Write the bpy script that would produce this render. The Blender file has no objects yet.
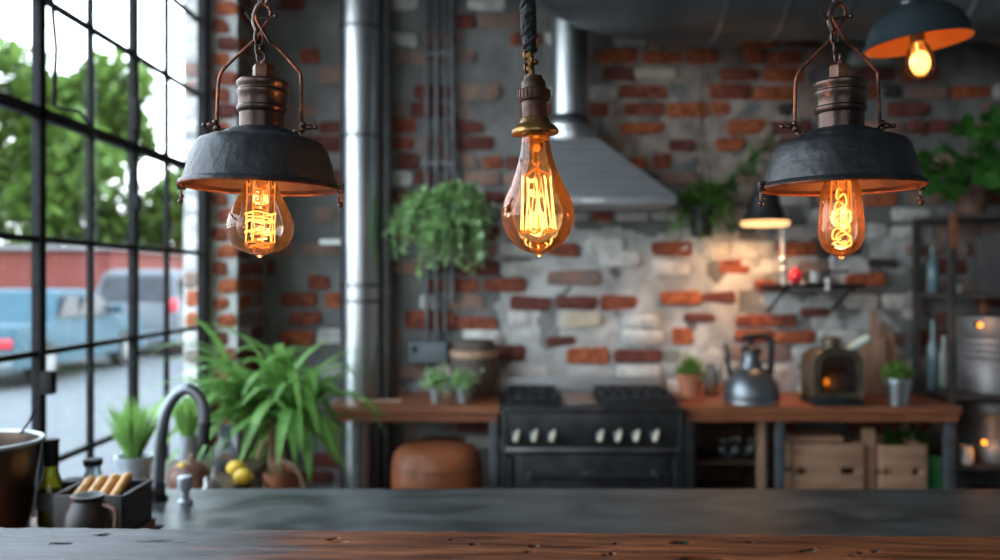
import bpy, bmesh, math, random
from mathutils import Vector, Matrix, noise
S = bpy.context.scene
C = S.collection
PI = math.pi
R = math.radians
rnd = random.Random(7)
# ------------------------------------------------------------------ camera
EYE, F = 1.56, 850.0
cam_d = bpy.data.cameras.new('camera'); cam = bpy.data.objects.new('camera', cam_d); C.objects.link(cam)
cam.location = (0, 0, EYE); cam.rotation_euler = (PI/2, 0, 0)
cam_d.sensor_width = 36; cam_d.lens = 36*F/1000; cam_d.clip_start = .05; cam_d.clip_end = 300
cam_d.dof.use_dof = True; cam_d.dof.focus_distance = 1.27; cam_d.dof.aperture_fstop = 2.4
S.camera = cam
S.view_settings.view_transform = 'Standard'; S.view_settings.look = 'None'
S.view_settings.gamma = 1; S.view_settings.use_curve_mapping = False
S.view_settings.exposure = 0.5
try:
    S.cycles.use_denoising = True; S.cycles.max_bounces = 10; S.cycles.transparent_max_bounces = 24
    S.cycles.sample_clamp_indirect = 4; S.cycles.caustics_refractive = False; S.cycles.caustics_reflective = False
except Exception: pass
# ------------------------------------------------------------------ daylight
W = bpy.data.worlds.new('sky'); S.world = W; W.use_nodes = True
wn = W.node_tree; wn.nodes.clear()
out = wn.nodes.new('ShaderNodeOutputWorld'); bg = wn.nodes.new('ShaderNodeBackground')
tc = wn.nodes.new('ShaderNodeTexCoord'); sx = wn.nodes.new('ShaderNodeSeparateXYZ'); rp = wn.nodes.new('ShaderNodeValToRGB')
wn.links.new(tc.outputs['Generated'], sx.inputs[0]); wn.links.new(sx.outputs['Z'], rp.inputs[0])
rp.color_ramp.elements[0].position = 0.0; rp.color_ramp.elements[0].color = (.93, .98, 1, 1)
rp.color_ramp.elements[1].position = .7; rp.color_ramp.elements[1].color = (.66, .83, 1, 1)
wn.links.new(rp.outputs[0], bg.inputs[0]); bg.inputs[1].default_value = 6.5
wn.links.new(bg.outputs[0], out.inputs[0])
def area(name, loc, rot, sx_, sy_, power, col, portal=False):
    l = bpy.data.lights.new(name, 'AREA'); l.shape = 'RECTANGLE'; l.size = sx_; l.size_y = sy_; l.energy = power; l.color = col
    if portal: l.cycles.is_portal = True
    o = bpy.data.objects.new(name, l); C.objects.link(o); o.location = loc; o.rotation_euler = rot; return o
area('window_portal', (-1.68, 2.2, 1.9), (0, -PI/2, 0), 2.9, 4.7, 1, (1, 1, 1), True)     # left window, faces +X
area('rear_window_daylight', (-.6, -2.85, 2.1), (PI/2, 0, 0), 3.6, 1.8, 34, (.92, .96, 1))  # daylight in the window behind the camera

def P(px, py, d): return Vector(((px-500)/F*d, d, EYE-(py-280)/F*d))
# ------------------------------------------------------------------ materials
def mat(name, col, rough=.6, metal=0, col2=None, scale=8, stretch=(1,1,1), bump=0, bscale=None, spec=None, lo=.35, hi=.65, detail=5, coat=0, rough2=None, distort=0):
    m = bpy.data.materials.new(name); m.use_nodes = True; t = m.node_tree; b = t.nodes['Principled BSDF']
    b.inputs['Roughness'].default_value = rough; b.inputs['Metallic'].default_value = metal
    if spec is not None: b.inputs['Specular IOR Level'].default_value = spec
    if coat: b.inputs['Coat Weight'].default_value = coat; b.inputs['Coat Roughness'].default_value = .15
    co = t.nodes.new('ShaderNodeTexCoord'); mp = t.nodes.new('ShaderNodeMapping'); mp.inputs['Scale'].default_value = stretch
    t.links.new(co.outputs['Object'], mp.inputs[0])
    n = t.nodes.new('ShaderNodeTexNoise'); n.inputs['Scale'].default_value = scale; n.inputs['Detail'].default_value = detail; n.inputs['Distortion'].default_value = distort
    t.links.new(mp.outputs[0], n.inputs['Vector'])
    r = t.nodes.new('ShaderNodeValToRGB'); r.color_ramp.elements[0].position = lo; r.color_ramp.elements[1].position = hi
    r.color_ramp.elements[0].color = (*col, 1); c2 = col2 or tuple(min(1, c*1.25) for c in col); r.color_ramp.elements[1].color = (*c2, 1)
    t.links.new(n.outputs['Fac'], r.inputs[0]); t.links.new(r.outputs[0], b.inputs['Base Color'])
    if rough2 is not None:
        mr = t.nodes.new('ShaderNodeMapRange'); mr.inputs['To Min'].default_value = rough; mr.inputs['To Max'].default_value = rough2
        t.links.new(n.outputs['Fac'], mr.inputs[0]); t.links.new(mr.outputs[0], b.inputs['Roughness'])
    if bump:
        n2 = t.nodes.new('ShaderNodeTexNoise'); n2.inputs['Scale'].default_value = bscale or scale*3; n2.inputs['Detail'].default_value = 6
        t.links.new(mp.outputs[0], n2.inputs['Vector'])
        bp = t.nodes.new('ShaderNodeBump'); bp.inputs['Strength'].default_value = bump; bp.inputs['Distance'].default_value = .01
        t.links.new(n2.outputs['Fac'], bp.inputs['Height']); t.links.new(bp.outputs[0], b.inputs['Normal'])
    return m
def glow(name, col, st):
    m = bpy.data.materials.new(name); m.use_nodes = True; t = m.node_tree; t.nodes.clear()
    e = t.nodes.new('ShaderNodeEmission'); o = t.nodes.new('ShaderNodeOutputMaterial')
    n = t.nodes.new('ShaderNodeTexNoise'); n.inputs['Scale'].default_value = 60
    mr = t.nodes.new('ShaderNodeMapRange'); mr.inputs['To Min'].default_value = st*.7; mr.inputs['To Max'].default_value = st*1.3
    t.links.new(n.outputs['Fac'], mr.inputs[0]); t.links.new(mr.outputs[0], e.inputs[1])
    e.inputs[0].default_value = (*col, 1); t.links.new(e.outputs[0], o.inputs[0]); return m
def thin_glass(name, tint, refl=1.0, scatter=0, scatter_col=(1, .5, .15), rough=.02, ior=1.45):
    m = bpy.data.materials.new(name); m.use_nodes = True; t = m.node_tree; t.nodes.clear()
    o = t.nodes.new('ShaderNodeOutputMaterial'); tr = t.nodes.new('ShaderNodeBsdfTransparent'); g = t.nodes.new('ShaderNodeBsdfGlossy')
    n = t.nodes.new('ShaderNodeTexNoise'); n.inputs['Scale'].default_value = 9
    mc = t.nodes.new('ShaderNodeMix'); mc.data_type = 'RGBA'; mc.inputs[6].default_value = (*tint, 1); mc.inputs[7].default_value = (*[min(1, c*1.06) for c in tint], 1)
    t.links.new(n.outputs['Fac'], mc.inputs[0]); t.links.new(mc.outputs[2], tr.inputs[0])
    g.inputs['Roughness'].default_value = rough
    f = t.nodes.new('ShaderNodeFresnel'); f.inputs[0].default_value = ior
    mu = t.nodes.new('ShaderNodeMath'); mu.operation = 'MULTIPLY'; mu.inputs[1].default_value = refl; t.links.new(f.outputs[0], mu.inputs[0])
    mx = t.nodes.new('ShaderNodeMixShader'); t.links.new(mu.outputs[0], mx.inputs[0]); t.links.new(tr.outputs[0], mx.inputs[1]); t.links.new(g.outputs[0], mx.inputs[2])
    last = mx
    if scatter:  # translucent share; on bulbs its orange stands for their amber glow
        tl = t.nodes.new('ShaderNodeBsdfTranslucent'); tl.inputs[0].default_value = (*scatter_col, 1)
        m2 = t.nodes.new('ShaderNodeMixShader'); m2.inputs[0].default_value = scatter
        t.links.new(mx.outputs[0], m2.inputs[1]); t.links.new(tl.outputs[0], m2.inputs[2]); last = m2
    t.links.new(last.outputs[0], o.inputs[0]); return m
def leafm(name, c1, c2):
    m = mat(name, c1, .45, 0, c2, 14, lo=.3, hi=.7)
    t = m.node_tree; b = t.nodes['Principled BSDF']; o = [n for n in t.nodes if n.type == 'OUTPUT_MATERIAL'][0]
    tl = t.nodes.new('ShaderNodeBsdfTranslucent'); tl.inputs[0].default_value = (*[min(1, c*1.4) for c in c2], 1)
    mx = t.nodes.new('ShaderNodeMixShader'); mx.inputs[0].default_value = .3
    t.links.new(b.outputs[0], mx.inputs[1]); t.links.new(tl.outputs[0], mx.inputs[2]); t.links.new(mx.outputs[0], o.inputs[0]); return m
M = {}
M['plaster'] = mat('grey_plaster', (.13, .135, .135), .85, 0, (.25, .255, .25), 3.5, bump=.6, bscale=30)
M['whitewash'] = mat('whitewash', (.30, .31, .31), .8, 0, (.60, .61, .60), 5, bump=.5, bscale=30)
M['b_red'] = mat('red_brick', (.15, .04, .025), .85, 0, (.36, .10, .05), 22, bump=.8, bscale=60)
M['b_orange'] = mat('orange_brick', (.27, .065, .028), .85, 0, (.52, .155, .06), 22, bump=.8, bscale=60)
M['b_dark'] = mat('maroon_brick', (.10, .03, .025), .85, 0, (.20, .06, .045), 18, bump=.8, bscale=60)
M['b_black'] = mat('sooty_brick', (.02, .02, .02), .9, 0, (.07, .06, .055), 18, bump=.8, bscale=60)
M['b_white'] = mat('whitewashed_brick', (.48, .48, .46), .8, 0, (.74, .74, .71), 16, bump=.7, bscale=50)
M['b_faint'] = mat('half_painted_brick', (.20, .17, .155), .85, 0, (.36, .20, .15), 16, bump=.7, bscale=50)
M['b_cream'] = mat('cream_brick', (.55, .46, .32), .8, 0, (.65, .60, .48), 12, bump=.5)
M['concrete'] = mat('concrete', (.07, .07, .07), .7, 0, (.13, .13, .13), 4, bump=.3)
M['paint_dark'] = mat('dark_paint', (.10, .10, .10), .8, 0, (.15, .15, .145), 4)
M['iron'] = mat('black_iron', (.004, .004, .005), .6, 0, (.010, .011, .012), 25, bump=.3, spec=.18)
M['steel'] = mat('galvanised_steel', (.42, .47, .50), .28, 1, (.62, .67, .70), 6, (1, 1, .3), rough2=.42)
M['steel_dark'] = mat('dull_steel', (.20, .21, .22), .42, 1, (.33, .34, .35), 7)
M['hood'] = mat('brushed_hood_steel', (.36, .39, .41), .5, .75, (.46, .49, .51), 5, (1, 1, 12), bump=.1)
M['hduct'] = mat('dull_duct_steel', (.15, .165, .175), .45, .8, (.24, .26, .27), 4)
M['worktop'] = mat('worn_steel_worktop', (.07, .078, .082), .26, .8, (.20, .215, .22), 3.0, (1, 2, 1), rough2=.5, bump=.04, bscale=8, distort=1.2)
M['range'] = mat('dark_range_steel', (.035, .037, .04), .4, .7, (.075, .078, .082), 10)
M['cast'] = mat('cast_iron', (.010, .012, .016), .55, .3, (.03, .035, .04), 30, bump=.3)
M['wood_top'] = mat('red_brown_wood', (.20, .065, .028), .42, 0, (.36, .13, .06), 5, (1, 12, 12), bump=.15)
M['pine'] = mat('pale_pine', (.34, .19, .11), .6, 0, (.48, .29, .18), 4, (1, 10, 10), bump=.1)
M['board'] = mat('oiled_board_wood', (.32, .19, .12), .5, 0, (.46, .29, .19), 4, (10, 10, 1))
M['darkwood'] = mat('dark_wood', (.045, .025, .015), .5, 0, (.10, .055, .03), 5, (1, 10, 10), bump=.15)
M['leather'] = mat('tan_leather', (.26, .075, .028), .4, 0, (.38, .12, .05), 5, bump=.2, bscale=60)
M['terracotta'] = mat('terracotta', (.38, .13, .07), .75, 0, (.50, .20, .11), 10, bump=.2)
M['clay_dark'] = mat('dark_clay', (.10, .05, .035), .7, 0, (.17, .08, .05), 10)
M['greyrod'] = mat('grey_conduit', (.09, .10, .11), .45, .5, (.15, .165, .175), 10)
M['rackmetal'] = mat('rack_metal', (.05, .046, .044), .5, .3, (.10, .09, .085), 6)
M['box_grey'] = mat('grey_paint', (.10, .13, .15), .5, .1, (.14, .17, .19), 8)
M['potmetal'] = mat('zinc_pot', (.38, .44, .48), .4, .6, (.52, .58, .62), 12)
M['blackpot'] = mat('black_pot', (.010, .010, .011), .5, 0, (.022, .021, .022), 12)
M['white'] = mat('white_ceramic', (.70, .72, .70), .35, 0, (.8, .8, .78), 6)
M['mint'] = mat('pale_mint', (.45, .58, .50), .4, 0, (.6, .7, .62), 6)
M['soil'] = mat('soil', (.02, .014, .01), .95, 0, (.05, .035, .025), 40)
M['shade'] = mat('dark_blue_grey_enamel', (.014, .017, .021), .36, .3, (.036, .042, .050), 9, bump=.3, bscale=55, rough2=.58, lo=.42, hi=.70)
M['shade_in'] = mat('tarnished_copper_lining', (.022, .009, .006), .55, .3, (.09, .033, .018), 14)
M['bronze'] = mat('aged_bronze', (.045, .030, .026), .34, .8, (.12, .080, .065), 12, bump=.10, bscale=90)
M['rust'] = mat('rusty_copper_wire', (.05, .020, .014), .42, .7, (.34, .11, .05), 30, bump=.4)
M['brass'] = mat('old_brass', (.12, .06, .02), .36, .85, (.34, .19, .06), 16, bump=.3)
M['brownsock'] = mat('rusty_brown_socket', (.045, .018, .010), .5, .4, (.13, .05, .025), 20, bump=.3)
M['braid'] = mat('black_braid', (.003, .003, .003), .65, 0, (.009, .009, .010), 60, bump=.9, bscale=160)
M['enamel_blue'] = mat('slate_enamel', (.022, .034, .042), .25, .1, (.032, .048, .058), 5, coat=.4)
M['lining_lit'] = mat('bulb_lit_lining', (.85, .30, .05), .5, 0, (.9, .36, .07), 4)  # pale lining; the bulb's orange light is put into its colour
M['fil'] = glow('hot_filament', (1, .34, .07), 3.2)
M['fil_soft'] = glow('warm_filament_core', (1, .22, .03), 1.3)
M['fil_w'] = glow('white_hot_filament', (1, .50, .17), 5.0)
M['flame'] = glow('amber_flame', (1, .27, .02), 3.4)
M['diffuser'] = glow('lamp_diffuser', (1, .55, .22), 1.7)
M['led'] = glow('small_led_tube', (.8, .95, 1), .45)
M['g_clear'] = thin_glass('clear_bulb_glass', (.97, .93, .90), 1.0, .015, (1, .55, .25))
M['g_amber'] = thin_glass('amber_bulb_glass', (.90, .68, .42), 1.1, .018, (1, .42, .10))
M['g_rose'] = thin_glass('rose_bulb_glass', (.95, .80, .68), 1.0, .025, (1, .42, .16))
M['g_win'] = thin_glass('window_glass', (.95, .97, .98), .12, .0)
M['g_jar'] = thin_glass('jar_glass', (.62, .70, .72), 1.4, .06, (.7, .8, .85))
M['g_olive'] = thin_glass('olive_glass', (.36, .34, .06), 1.3, .10, (.45, .42, .05))
M['g_stem'] = thin_glass('stem_glass', (.95, .80, .62), 1.2, .15, (1, .5, .2))
M['leaf'] = leafm('green_leaf', (.08, .20, .04), (.20, .40, .10))
M['leaf_l'] = leafm('light_green_leaf', (.10, .24, .05), (.26, .46, .12))
M['leaf_p'] = leafm('pale_sage_leaf', (.26, .44, .20), (.48, .68, .34))
M['leaf_d'] = leafm('deep_green_leaf', (.03, .13, .025), (.09, .28, .05))
M['leaf_t'] = leafm('tree_leaf', (.045, .085, .014), (.10, .17, .03))
M['bark'] = mat('bark', (.03, .022, .016), .9, 0, (.06, .045, .03), 10, bump=.5)
M['asphalt'] = mat('asphalt', (.055, .058, .062), .9, 0, (.07, .073, .078), 3)
M['kerb'] = mat('kerb_stone', (.12, .12, .12), .9, 0, (.16, .16, .16), 3)
M['carblue'] = mat('blue_car_paint', (.022, .058, .078), .6, 0, (.026, .066, .088), 3, spec=.2)
M['carwhite'] = mat('silver_car_paint', (.07, .08, .09), .6, 0, (.085, .095, .105), 3, spec=.25)
M['carglass'] = mat('car_glass', (.01, .013, .016), .3, 0, (.02, .024, .03), 3, spec=.25)
M['tyre'] = mat('tyre', (.01, .01, .01), .8, 0, (.015, .015, .015), 9)
M['tail'] = mat('red_tail_lamp', (.35, .005, .02), .3, 0, (.45, .01, .03), 9)
M['plate'] = mat('orange_plate', (.25, .12, .05), .5, 0, (.3, .15, .07), 9)
M['farbrick'] = mat('far_red_wall', (.11, .022, .016), .9, 0, (.14, .03, .022), 6)
M['gold'] = mat('golden_wood', (.55, .27, .07), .4, 0, (.75, .42, .15), 5, (1, 14, 14))
M['gourd'] = mat('brown_gourd', (.10, .045, .03), .45, 0, (.26, .10, .06), 9)
M['yellow'] = mat('yellow_peel', (.65, .42, .02), .5, 0, (.8, .52, .05), 9)
M['red'] = mat('red_gloss', (.55, .02, .05), .3, 0, (.65, .03, .06), 9)
M['greenp'] = mat('green_plastic', (.02, .16, .04), .5, 0, (.03, .24, .06), 6)
M['pewter'] = mat('pewter', (.11, .13, .15), .36, .75, (.20, .22, .24), 8)
M['paper'] = mat('book_cover', (.05, .05, .055), .7, 0, (.10, .10, .10), 4)
M['paper2'] = mat('grey_book_cover', (.20, .20, .20), .7, 0, (.30, .30, .30), 4)
M['bluejar'] = mat('blue_grey_glass_jar', (.10, .17, .20), .2, 0, (.14, .22, .25), 4)
M['brownjar'] = mat('brown_jar', (.16, .05, .025), .3, 0, (.22, .08, .04), 4)
M['char'] = mat('charred_wood', (.008, .006, .005), .8, 0, (.02, .014, .01), 40)
M['trunk'] = mat('dry_stalk', (.28, .17, .10), .8, 0, (.40, .26, .16), 12)
M['barrelw'] = mat('grey_barrel_staves', (.06, .045, .035), .7, 0, (.12, .09, .07), 6, (8, 8, 1), bump=.3)
# bar wood: brown planks, blended to grey at the left
def bar_mat():
    m = mat('old_bar_wood', (.045, .014, .006), .36, 0, (.22, .078, .030), 4.5, (1.2, 11, 11), bump=.5, bscale=9, lo=.34, hi=.68, detail=9, rough2=.6, spec=.35, distort=.6)
    t = m.node_tree; b = t.nodes['Principled BSDF']; co = [n for n in t.nodes if n.type == 'TEX_COORD'][0]
    base = b.inputs['Base Color'].links[0].from_socket
    s = t.nodes.new('ShaderNodeSeparateXYZ'); t.links.new(co.outputs['Object'], s.inputs[0])
    n = t.nodes.new('ShaderNodeTexNoise'); n.inputs['Scale'].default_value = 7; n.inputs['Detail'].default_value = 8
    mp = t.nodes.new('ShaderNodeMapping'); mp.inputs['Scale'].default_value = (1, 5, 1); mp.inputs['Rotation'].default_value = (0, 0, .5)
    t.links.new(co.outputs['Object'], mp.inputs[0]); t.links.new(mp.outputs[0], n.inputs['Vector'])
    a = t.nodes.new('ShaderNodeMath'); a.operation = 'MULTIPLY_ADD'; a.inputs[1].default_value = .45; t.links.new(n.outputs['Fac'], a.inputs[0]); t.links.new(s.outputs['X'], a.inputs[2])
    r = t.nodes.new('ShaderNodeMapRange'); r.inputs['From Min'].default_value = -.30; r.inputs['From Max'].default_value = -.12; r.inputs['To Min'].default_value = 1; r.inputs['To Max'].default_value = 0
    t.links.new(a.outputs[0], r.inputs[0])
    g = t.nodes.new('ShaderNodeValToRGB'); g.color_ramp.elements[0].color = (.03, .033, .037, 1); g.color_ramp.elements[1].color = (.12, .125, .135, 1)
    g.color_ramp.elements[0].position = .3; g.color_ramp.elements[1].position = .7
    src = [x for x in t.nodes if x.type == 'TEX_NOISE'][0]; t.links.new(src.outputs['Fac'], g.inputs[0])
    mx = t.nodes.new('ShaderNodeMix'); mx.data_type = 'RGBA'; t.links.new(r.outputs[0], mx.inputs[0]); t.links.new(base, mx.inputs[6]); t.links.new(g.outputs[0], mx.inputs[7])
    t.links.new(mx.outputs[2], b.inputs['Base Color']); return m
M['bar'] = bar_mat()

# ------------------------------------------------------------------ mesh helper
class MB:
    def __init__(self): self.v = []; self.f = []; self.mi = []; self.cur = 0
    def use(self, i): self.cur = i; return self
    def add(self, vs, fs, mtx=None):
        o = len(self.v)
        self.v += [tuple(mtx @ Vector(p)) if mtx else tuple(p) for p in vs]
        self.f += [tuple(i+o for i in f) for f in fs]; self.mi += [self.cur]*len(fs); return self
    def box(self, x0, x1, y0, y1, z0, z1, b=0.0, mtx=None):
        x0, x1 = min(x0, x1), max(x0, x1); y0, y1 = min(y0, y1), max(y0, y1); z0, z1 = min(z0, z1), max(z0, z1)
        if b <= 0:
            vs = [(x, y, z) for x in (x0, x1) for y in (y0, y1) for z in (z0, z1)]
            return self.add(vs, [(0, 1, 3, 2), (4, 6, 7, 5), (0, 4, 5, 1), (2, 3, 7, 6), (0, 2, 6, 4), (1, 5, 7, 3)], mtx)
        b = min(b, (x1-x0)*.49, (y1-y0)*.49, (z1-z0)*.49)
        bm = bmesh.new(); bmesh.ops.create_cube(bm, size=1)
        for v in bm.verts: v.co = Vector(((x0+x1)/2+v.co.x*(x1-x0), (y0+y1)/2+v.co.y*(y1-y0), (z0+z1)/2+v.co.z*(z1-z0)))
        bmesh.ops.bevel(bm, geom=bm.edges[:], offset=b, segments=2, profile=.6, affect='EDGES')
        bm.verts.index_update(); self.add([v.co.copy() for v in bm.verts], [[v.index for v in f.verts] for f in bm.faces], mtx); bm.free(); return self
    def lathe(self, prof, c=(0, 0, 0), n=32, mtx=None, wob=0):
        vs = []; fs = []; k = len(prof)
        for i in range(n):
            a = 2*PI*i/n
            for (r, z) in prof:
                r2 = r*(1+wob*noise.noise(Vector((math.cos(a)*2, math.sin(a)*2, z*20)))) if wob else r
                vs.append((c[0]+r2*math.cos(a), c[1]+r2*math.sin(a), c[2]+z))
        for i in range(n):
            j = (i+1) % n
            for q in range(k-1): fs.append((i*k+q, j*k+q, j*k+q+1, i*k+q+1))
        if prof[0][0] > 1e-6: fs.append(tuple(i*k for i in reversed(range(n))))
        if prof[-1][0] > 1e-6: fs.append(tuple(i*k+k-1 for i in range(n)))
        return self.add(vs, fs, mtx)
    def shell(self, prof, c=(0, 0, 0), n=48, mtx=None, wob=0):     # open lathe, no caps
        vs = []; fs = []; k = len(prof)
        for i in range(n):
            a = 2*PI*i/n
            for (r, z) in prof:
                r2 = r*(1+wob*noise.noise(Vector((math.cos(a)*2, math.sin(a)*2, z*14)))) if wob else r
                vs.append((c[0]+r2*math.cos(a), c[1]+r2*math.sin(a), c[2]+z))
        for i in range(n):
            j = (i+1) % n
            for q in range(k-1): fs.append((i*k+q, j*k+q, j*k+q+1, i*k+q+1))
        return self.add(vs, fs, mtx)
    def tube(self, pts, r, n=10, closed=False, mtx=None):
        pts = [Vector(p) for p in pts]; m = len(pts); rs = r if isinstance(r, (list, tuple)) else [r]*m
        vs = []; fs = []; nrm = None
        for i, p in enumerate(pts):
            a = pts[(i-1) % m] if closed or i > 0 else p; b = pts[(i+1) % m] if closed or i < m-1 else p
            t = (b-a).normalized() if (b-a).length > 1e-9 else Vector((0, 0, 1))
            if nrm is None: nrm = t.orthogonal().normalized()
            else:
                nrm = nrm-t*nrm.dot(t); nrm = nrm.normalized() if nrm.length > 1e-6 else t.orthogonal().normalized()
            bi = t.cross(nrm)
            for k in range(n):
                an = 2*PI*k/n; vs.append(p+(nrm*math.cos(an)+bi*math.sin(an))*rs[i])
        for i in range(m if closed else m-1):
            j = (i+1) % m
            for k in range(n): fs.append((i*n+k, i*n+(k+1) % n, j*n+(k+1) % n, j*n+k))
        if not closed: fs.append(tuple(reversed(range(n)))); fs.append(tuple((m-1)*n+k for k in range(n)))
        return self.add(vs, fs, mtx)
    def cyl(self, a, b, r, n=20, r2=None): return self.tube([a, b], [r, r if r2 is None else r2], n)
    def prism(self, poly, z0, z1, axis='z', mtx=None):
        n = len(poly)
        def q(p, h): return {'z': (p[0], p[1], h), 'y': (p[0], h, p[1]), 'x': (h, p[0], p[1])}[axis]
        vs = [q(p, z0) for p in poly]+[q(p, z1) for p in poly]
        return self.add(vs, [tuple(reversed(range(n))), tuple(range(n, 2*n))]+[(i, (i+1) % n, n+(i+1) % n, n+i) for i in range(n)], mtx)
    def ball(self, c, r, n=14, sc=(1, 1, 1), mtx=None):
        pr = [(r*math.sin(PI*i/n), -r*math.cos(PI*i/n)) for i in range(n+1)]; pr[0] = (0, -r); pr[-1] = (0, r)
        t = Matrix.Translation(c) @ Matrix.Diagonal((*sc, 1)); t = (mtx @ t) if mtx else t
        return self.lathe(pr, (0, 0, 0), n+4, t)
    def leaf(self, base, d, L, w, up=Vector((0, 0, 1)), droop=0.0, seg=3, fold=.15):
        d = Vector(d).normalized(); s = d.cross(up); s = s.normalized() if s.length > 1e-4 else d.orthogonal().normalized()
        u = s.cross(d); p = Vector(base); vs = []; fs = []
        for i in range(seg+1):
            t = i/seg; ww = w*math.sin(PI*min(1, max(.04, t*.92+.06)))**.8*.5 if i < seg else w*.02
            vs += [p-s*ww+u*fold*ww, p.copy(), p+s*ww+u*fold*ww]
            dd = (d-Vector((0, 0, 1))*droop*t).normalized(); p = p+dd*(L/seg)
        for i in range(seg):
            a = i*3; fs += [(a, a+1, a+4, a+3), (a+1, a+2, a+5, a+4)]
        return self.add(vs, fs)
    def build(self, name, m, parent=None, smooth=True, loc=None):
        me = bpy.data.meshes.new(name); me.from_pydata(self.v, [], self.f); 
        ms = m if isinstance(m, (list, tuple)) else [m]
        for x in ms: me.materials.append(x)
        if len(ms) > 1: me.polygons.foreach_set('material_index', self.mi)
        bm = bmesh.new(); bm.from_mesh(me); bmesh.ops.remove_doubles(bm, verts=bm.verts[:], dist=1e-6); 
        if len(bm.faces) < 60000: bmesh.ops.recalc_face_normals(bm, faces=bm.faces[:])
        bm.to_mesh(me); bm.free()
        if smooth:
            me.polygons.foreach_set('use_smooth', [True]*len(me.polygons)); me.set_sharp_from_angle(angle=R(38))
        me.update(); o = bpy.data.objects.new(name, me); C.objects.link(o)
        if parent is not None:
            o.parent = parent; l = world_loc(parent)
            me.transform(Matrix.Translation(-l))
        return o
def world_loc(o):
    l = Vector(o.location)
    while o.parent: o = o.parent; l += o.location
    return l
# parts are built in world coordinates; build() shifts them into the parent's frame (parents are unrotated when built)
def thing(name, loc, label, cat, group=None):
    o = bpy.data.objects.new(name, None); o.empty_display_size = .05; C.objects.link(o); o.location = loc
    return tag(o, label, cat, group)
def tag(o, label, cat, group=None, kind=None):
    if label: o['label'] = label
    if cat: o['category'] = cat
    if group: o['group'] = group
    if kind: o['kind'] = kind
    return o
def struct(o): o['kind'] = 'structure'; return o
def part(o, label): o['label'] = label; return o
def copy_tree(o, parent=None):
    c = o.copy(); C.objects.link(c)
    if parent: c.parent = parent
    for ch in list(o.children): copy_tree(ch, c)
    return c

# ------------------------------------------------------------------ room shell
BW = 5.1; LX = -1.54; RX = 3.35; CZ = 3.5; RY = -3.0
struct(MB().box(LX-.3, RX+.2, RY-.2, BW+.3, -.12, 0).build('floor', M['concrete'], smooth=False))
struct(MB().box(LX-.3, RX+.2, RY-.2, BW+.3, CZ, CZ+.12).build('ceiling', M['paint_dark'], smooth=False))
struct(MB().box(RX, RX+.2, RY-.2, BW+.3, 0, CZ).build('wall_right', M['plaster'], smooth=False))
mb = MB(); mb.box(LX, RX, RY-.2, RY, 0, .95).box(LX, RX, RY-.2, RY, 3.1, CZ).box(LX, -2.5+.05, RY-.2, RY, .95, 3.1) if False else None
mb = MB(); mb.box(LX-.3, RX, RY-.2, RY, 0, CZ); struct(mb.build('wall_rear', M['plaster'], smooth=False))
WY0, WY1, WZ0, WZ1 = -.1, 4.47, .50, 3.32
mb = MB(); T = .11
mb.box(LX-T, LX, RY, BW+.3, 0, WZ0).box(LX-T, LX, RY, BW+.3, WZ1, CZ).box(LX-T, LX, WY1, BW+.3, WZ0, WZ1).box(LX-T, LX, RY, WY0, WZ0, WZ1)
struct(mb.build('wall_left', M['b_faint'], smooth=False))

# back wall: rough plaster with the exposed bricks standing in it
regions = [  # picture-plane rectangles of the wall (scaled to the wall) and what shows there
 (598, 40, 662, 200, dict(r=.55, o=.2, d=.25)),
 (662, 40, 800, 110, dict(o=.4, r=.4, f=.1, k=.1)),
 (662, 110, 700, 200, dict(r=.3, o=.25, f=.3, w=.15)),
 (700, 92, 770, 175, dict(n=.55, r=.12, o=.08, f=.25)),
 (770, 60, 1000, 200, dict(n=.35, f=.3, r=.12, d=.1, o=.08, k=.05)),
 (455, 30, 545, 100, dict(n=.45, r=.2, o=.2, f=.15)),
 (455, 100, 545, 230, dict(n=.2, f=.45, d=.2, r=.1, w=.05)),
 (392, 0, 455, 90, dict(n=.6, f=.3, d=.1)),
 (392, 90, 455, 270, dict(n=.35, d=.35, r=.15, f=.1, o=.05)),
 (392, 270, 505, 345, dict(r=.38, o=.12, w=.35, f=.1, n=.05)),
 (392, 345, 560, 400, dict(w=.35, f=.3, d=.15, n=.2)),
 (505, 205, 720, 395, dict(w=.60, n=.18, f=.08, d=.05, r=.05, o=.04)),
 (720, 215, 800, 262, dict(f=.4, w=.3, o=.1, n=.2)),
 (720, 262, 800, 345, dict(r=.25, o=.15, d=.15, w=.3, f=.1, n=.05)),
 (800, 200, 925, 400, dict(w=.36, n=.2, f=.18, k=.1, d=.08, o=.05, r=.03)),
 (236, 0, 345, 190, dict(n=.5, d=.1, f=.35, r=.05)),
 (236, 190, 345, 345, dict(n=.5, d=.15, f=.15, r=.1, o=.1)),
 (236, 345, 500, 600, dict(f=.4, d=.2, n=.3, w=.1)),
]
fixed = [(566, 348, 608, 364, 'o'), (613, 348, 662, 362, 'd'), (547, 336, 574, 345, 'd'), (672, 329, 692, 344, 'o'), (683, 312, 716, 322, 'd'),
 (560, 313, 600, 327, 'c'), (282, 293, 316, 306, 'r'), (308, 275, 330, 289, 'r'), (325, 293, 345, 308, 'o'), (290, 311, 322, 325, 'r'),
 (618, 87, 666, 99, 'r'), (632, 68, 675, 80, 'c'), (618, 122, 664, 134, 'o'), (602, 68, 636, 80, 'd'), (716, 138, 744, 152, 'o'), (667, 140, 693, 152, 'd'),
 (660, 292, 700, 304, 'o'), (700, 292, 735, 303, 'd'), (865, 193, 898, 206, 'o'), (600, 250, 640, 266, 'w'), (588, 238, 624, 252, 'w'), (548, 270, 600, 286, 'f'),
 (735, 314, 795, 326, 'r'), (800, 308, 828, 318, 'd'), (846, 273, 884, 286, 'o'), (868, 258, 896, 268, 'k'), (458, 317, 497, 329, 'r'), (404, 312, 456, 329, 'r')]
CATM = {'r': 1, 'o': 2, 'd': 3, 'k': 4, 'w': 5, 'f': 6, 'c': 7}
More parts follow.
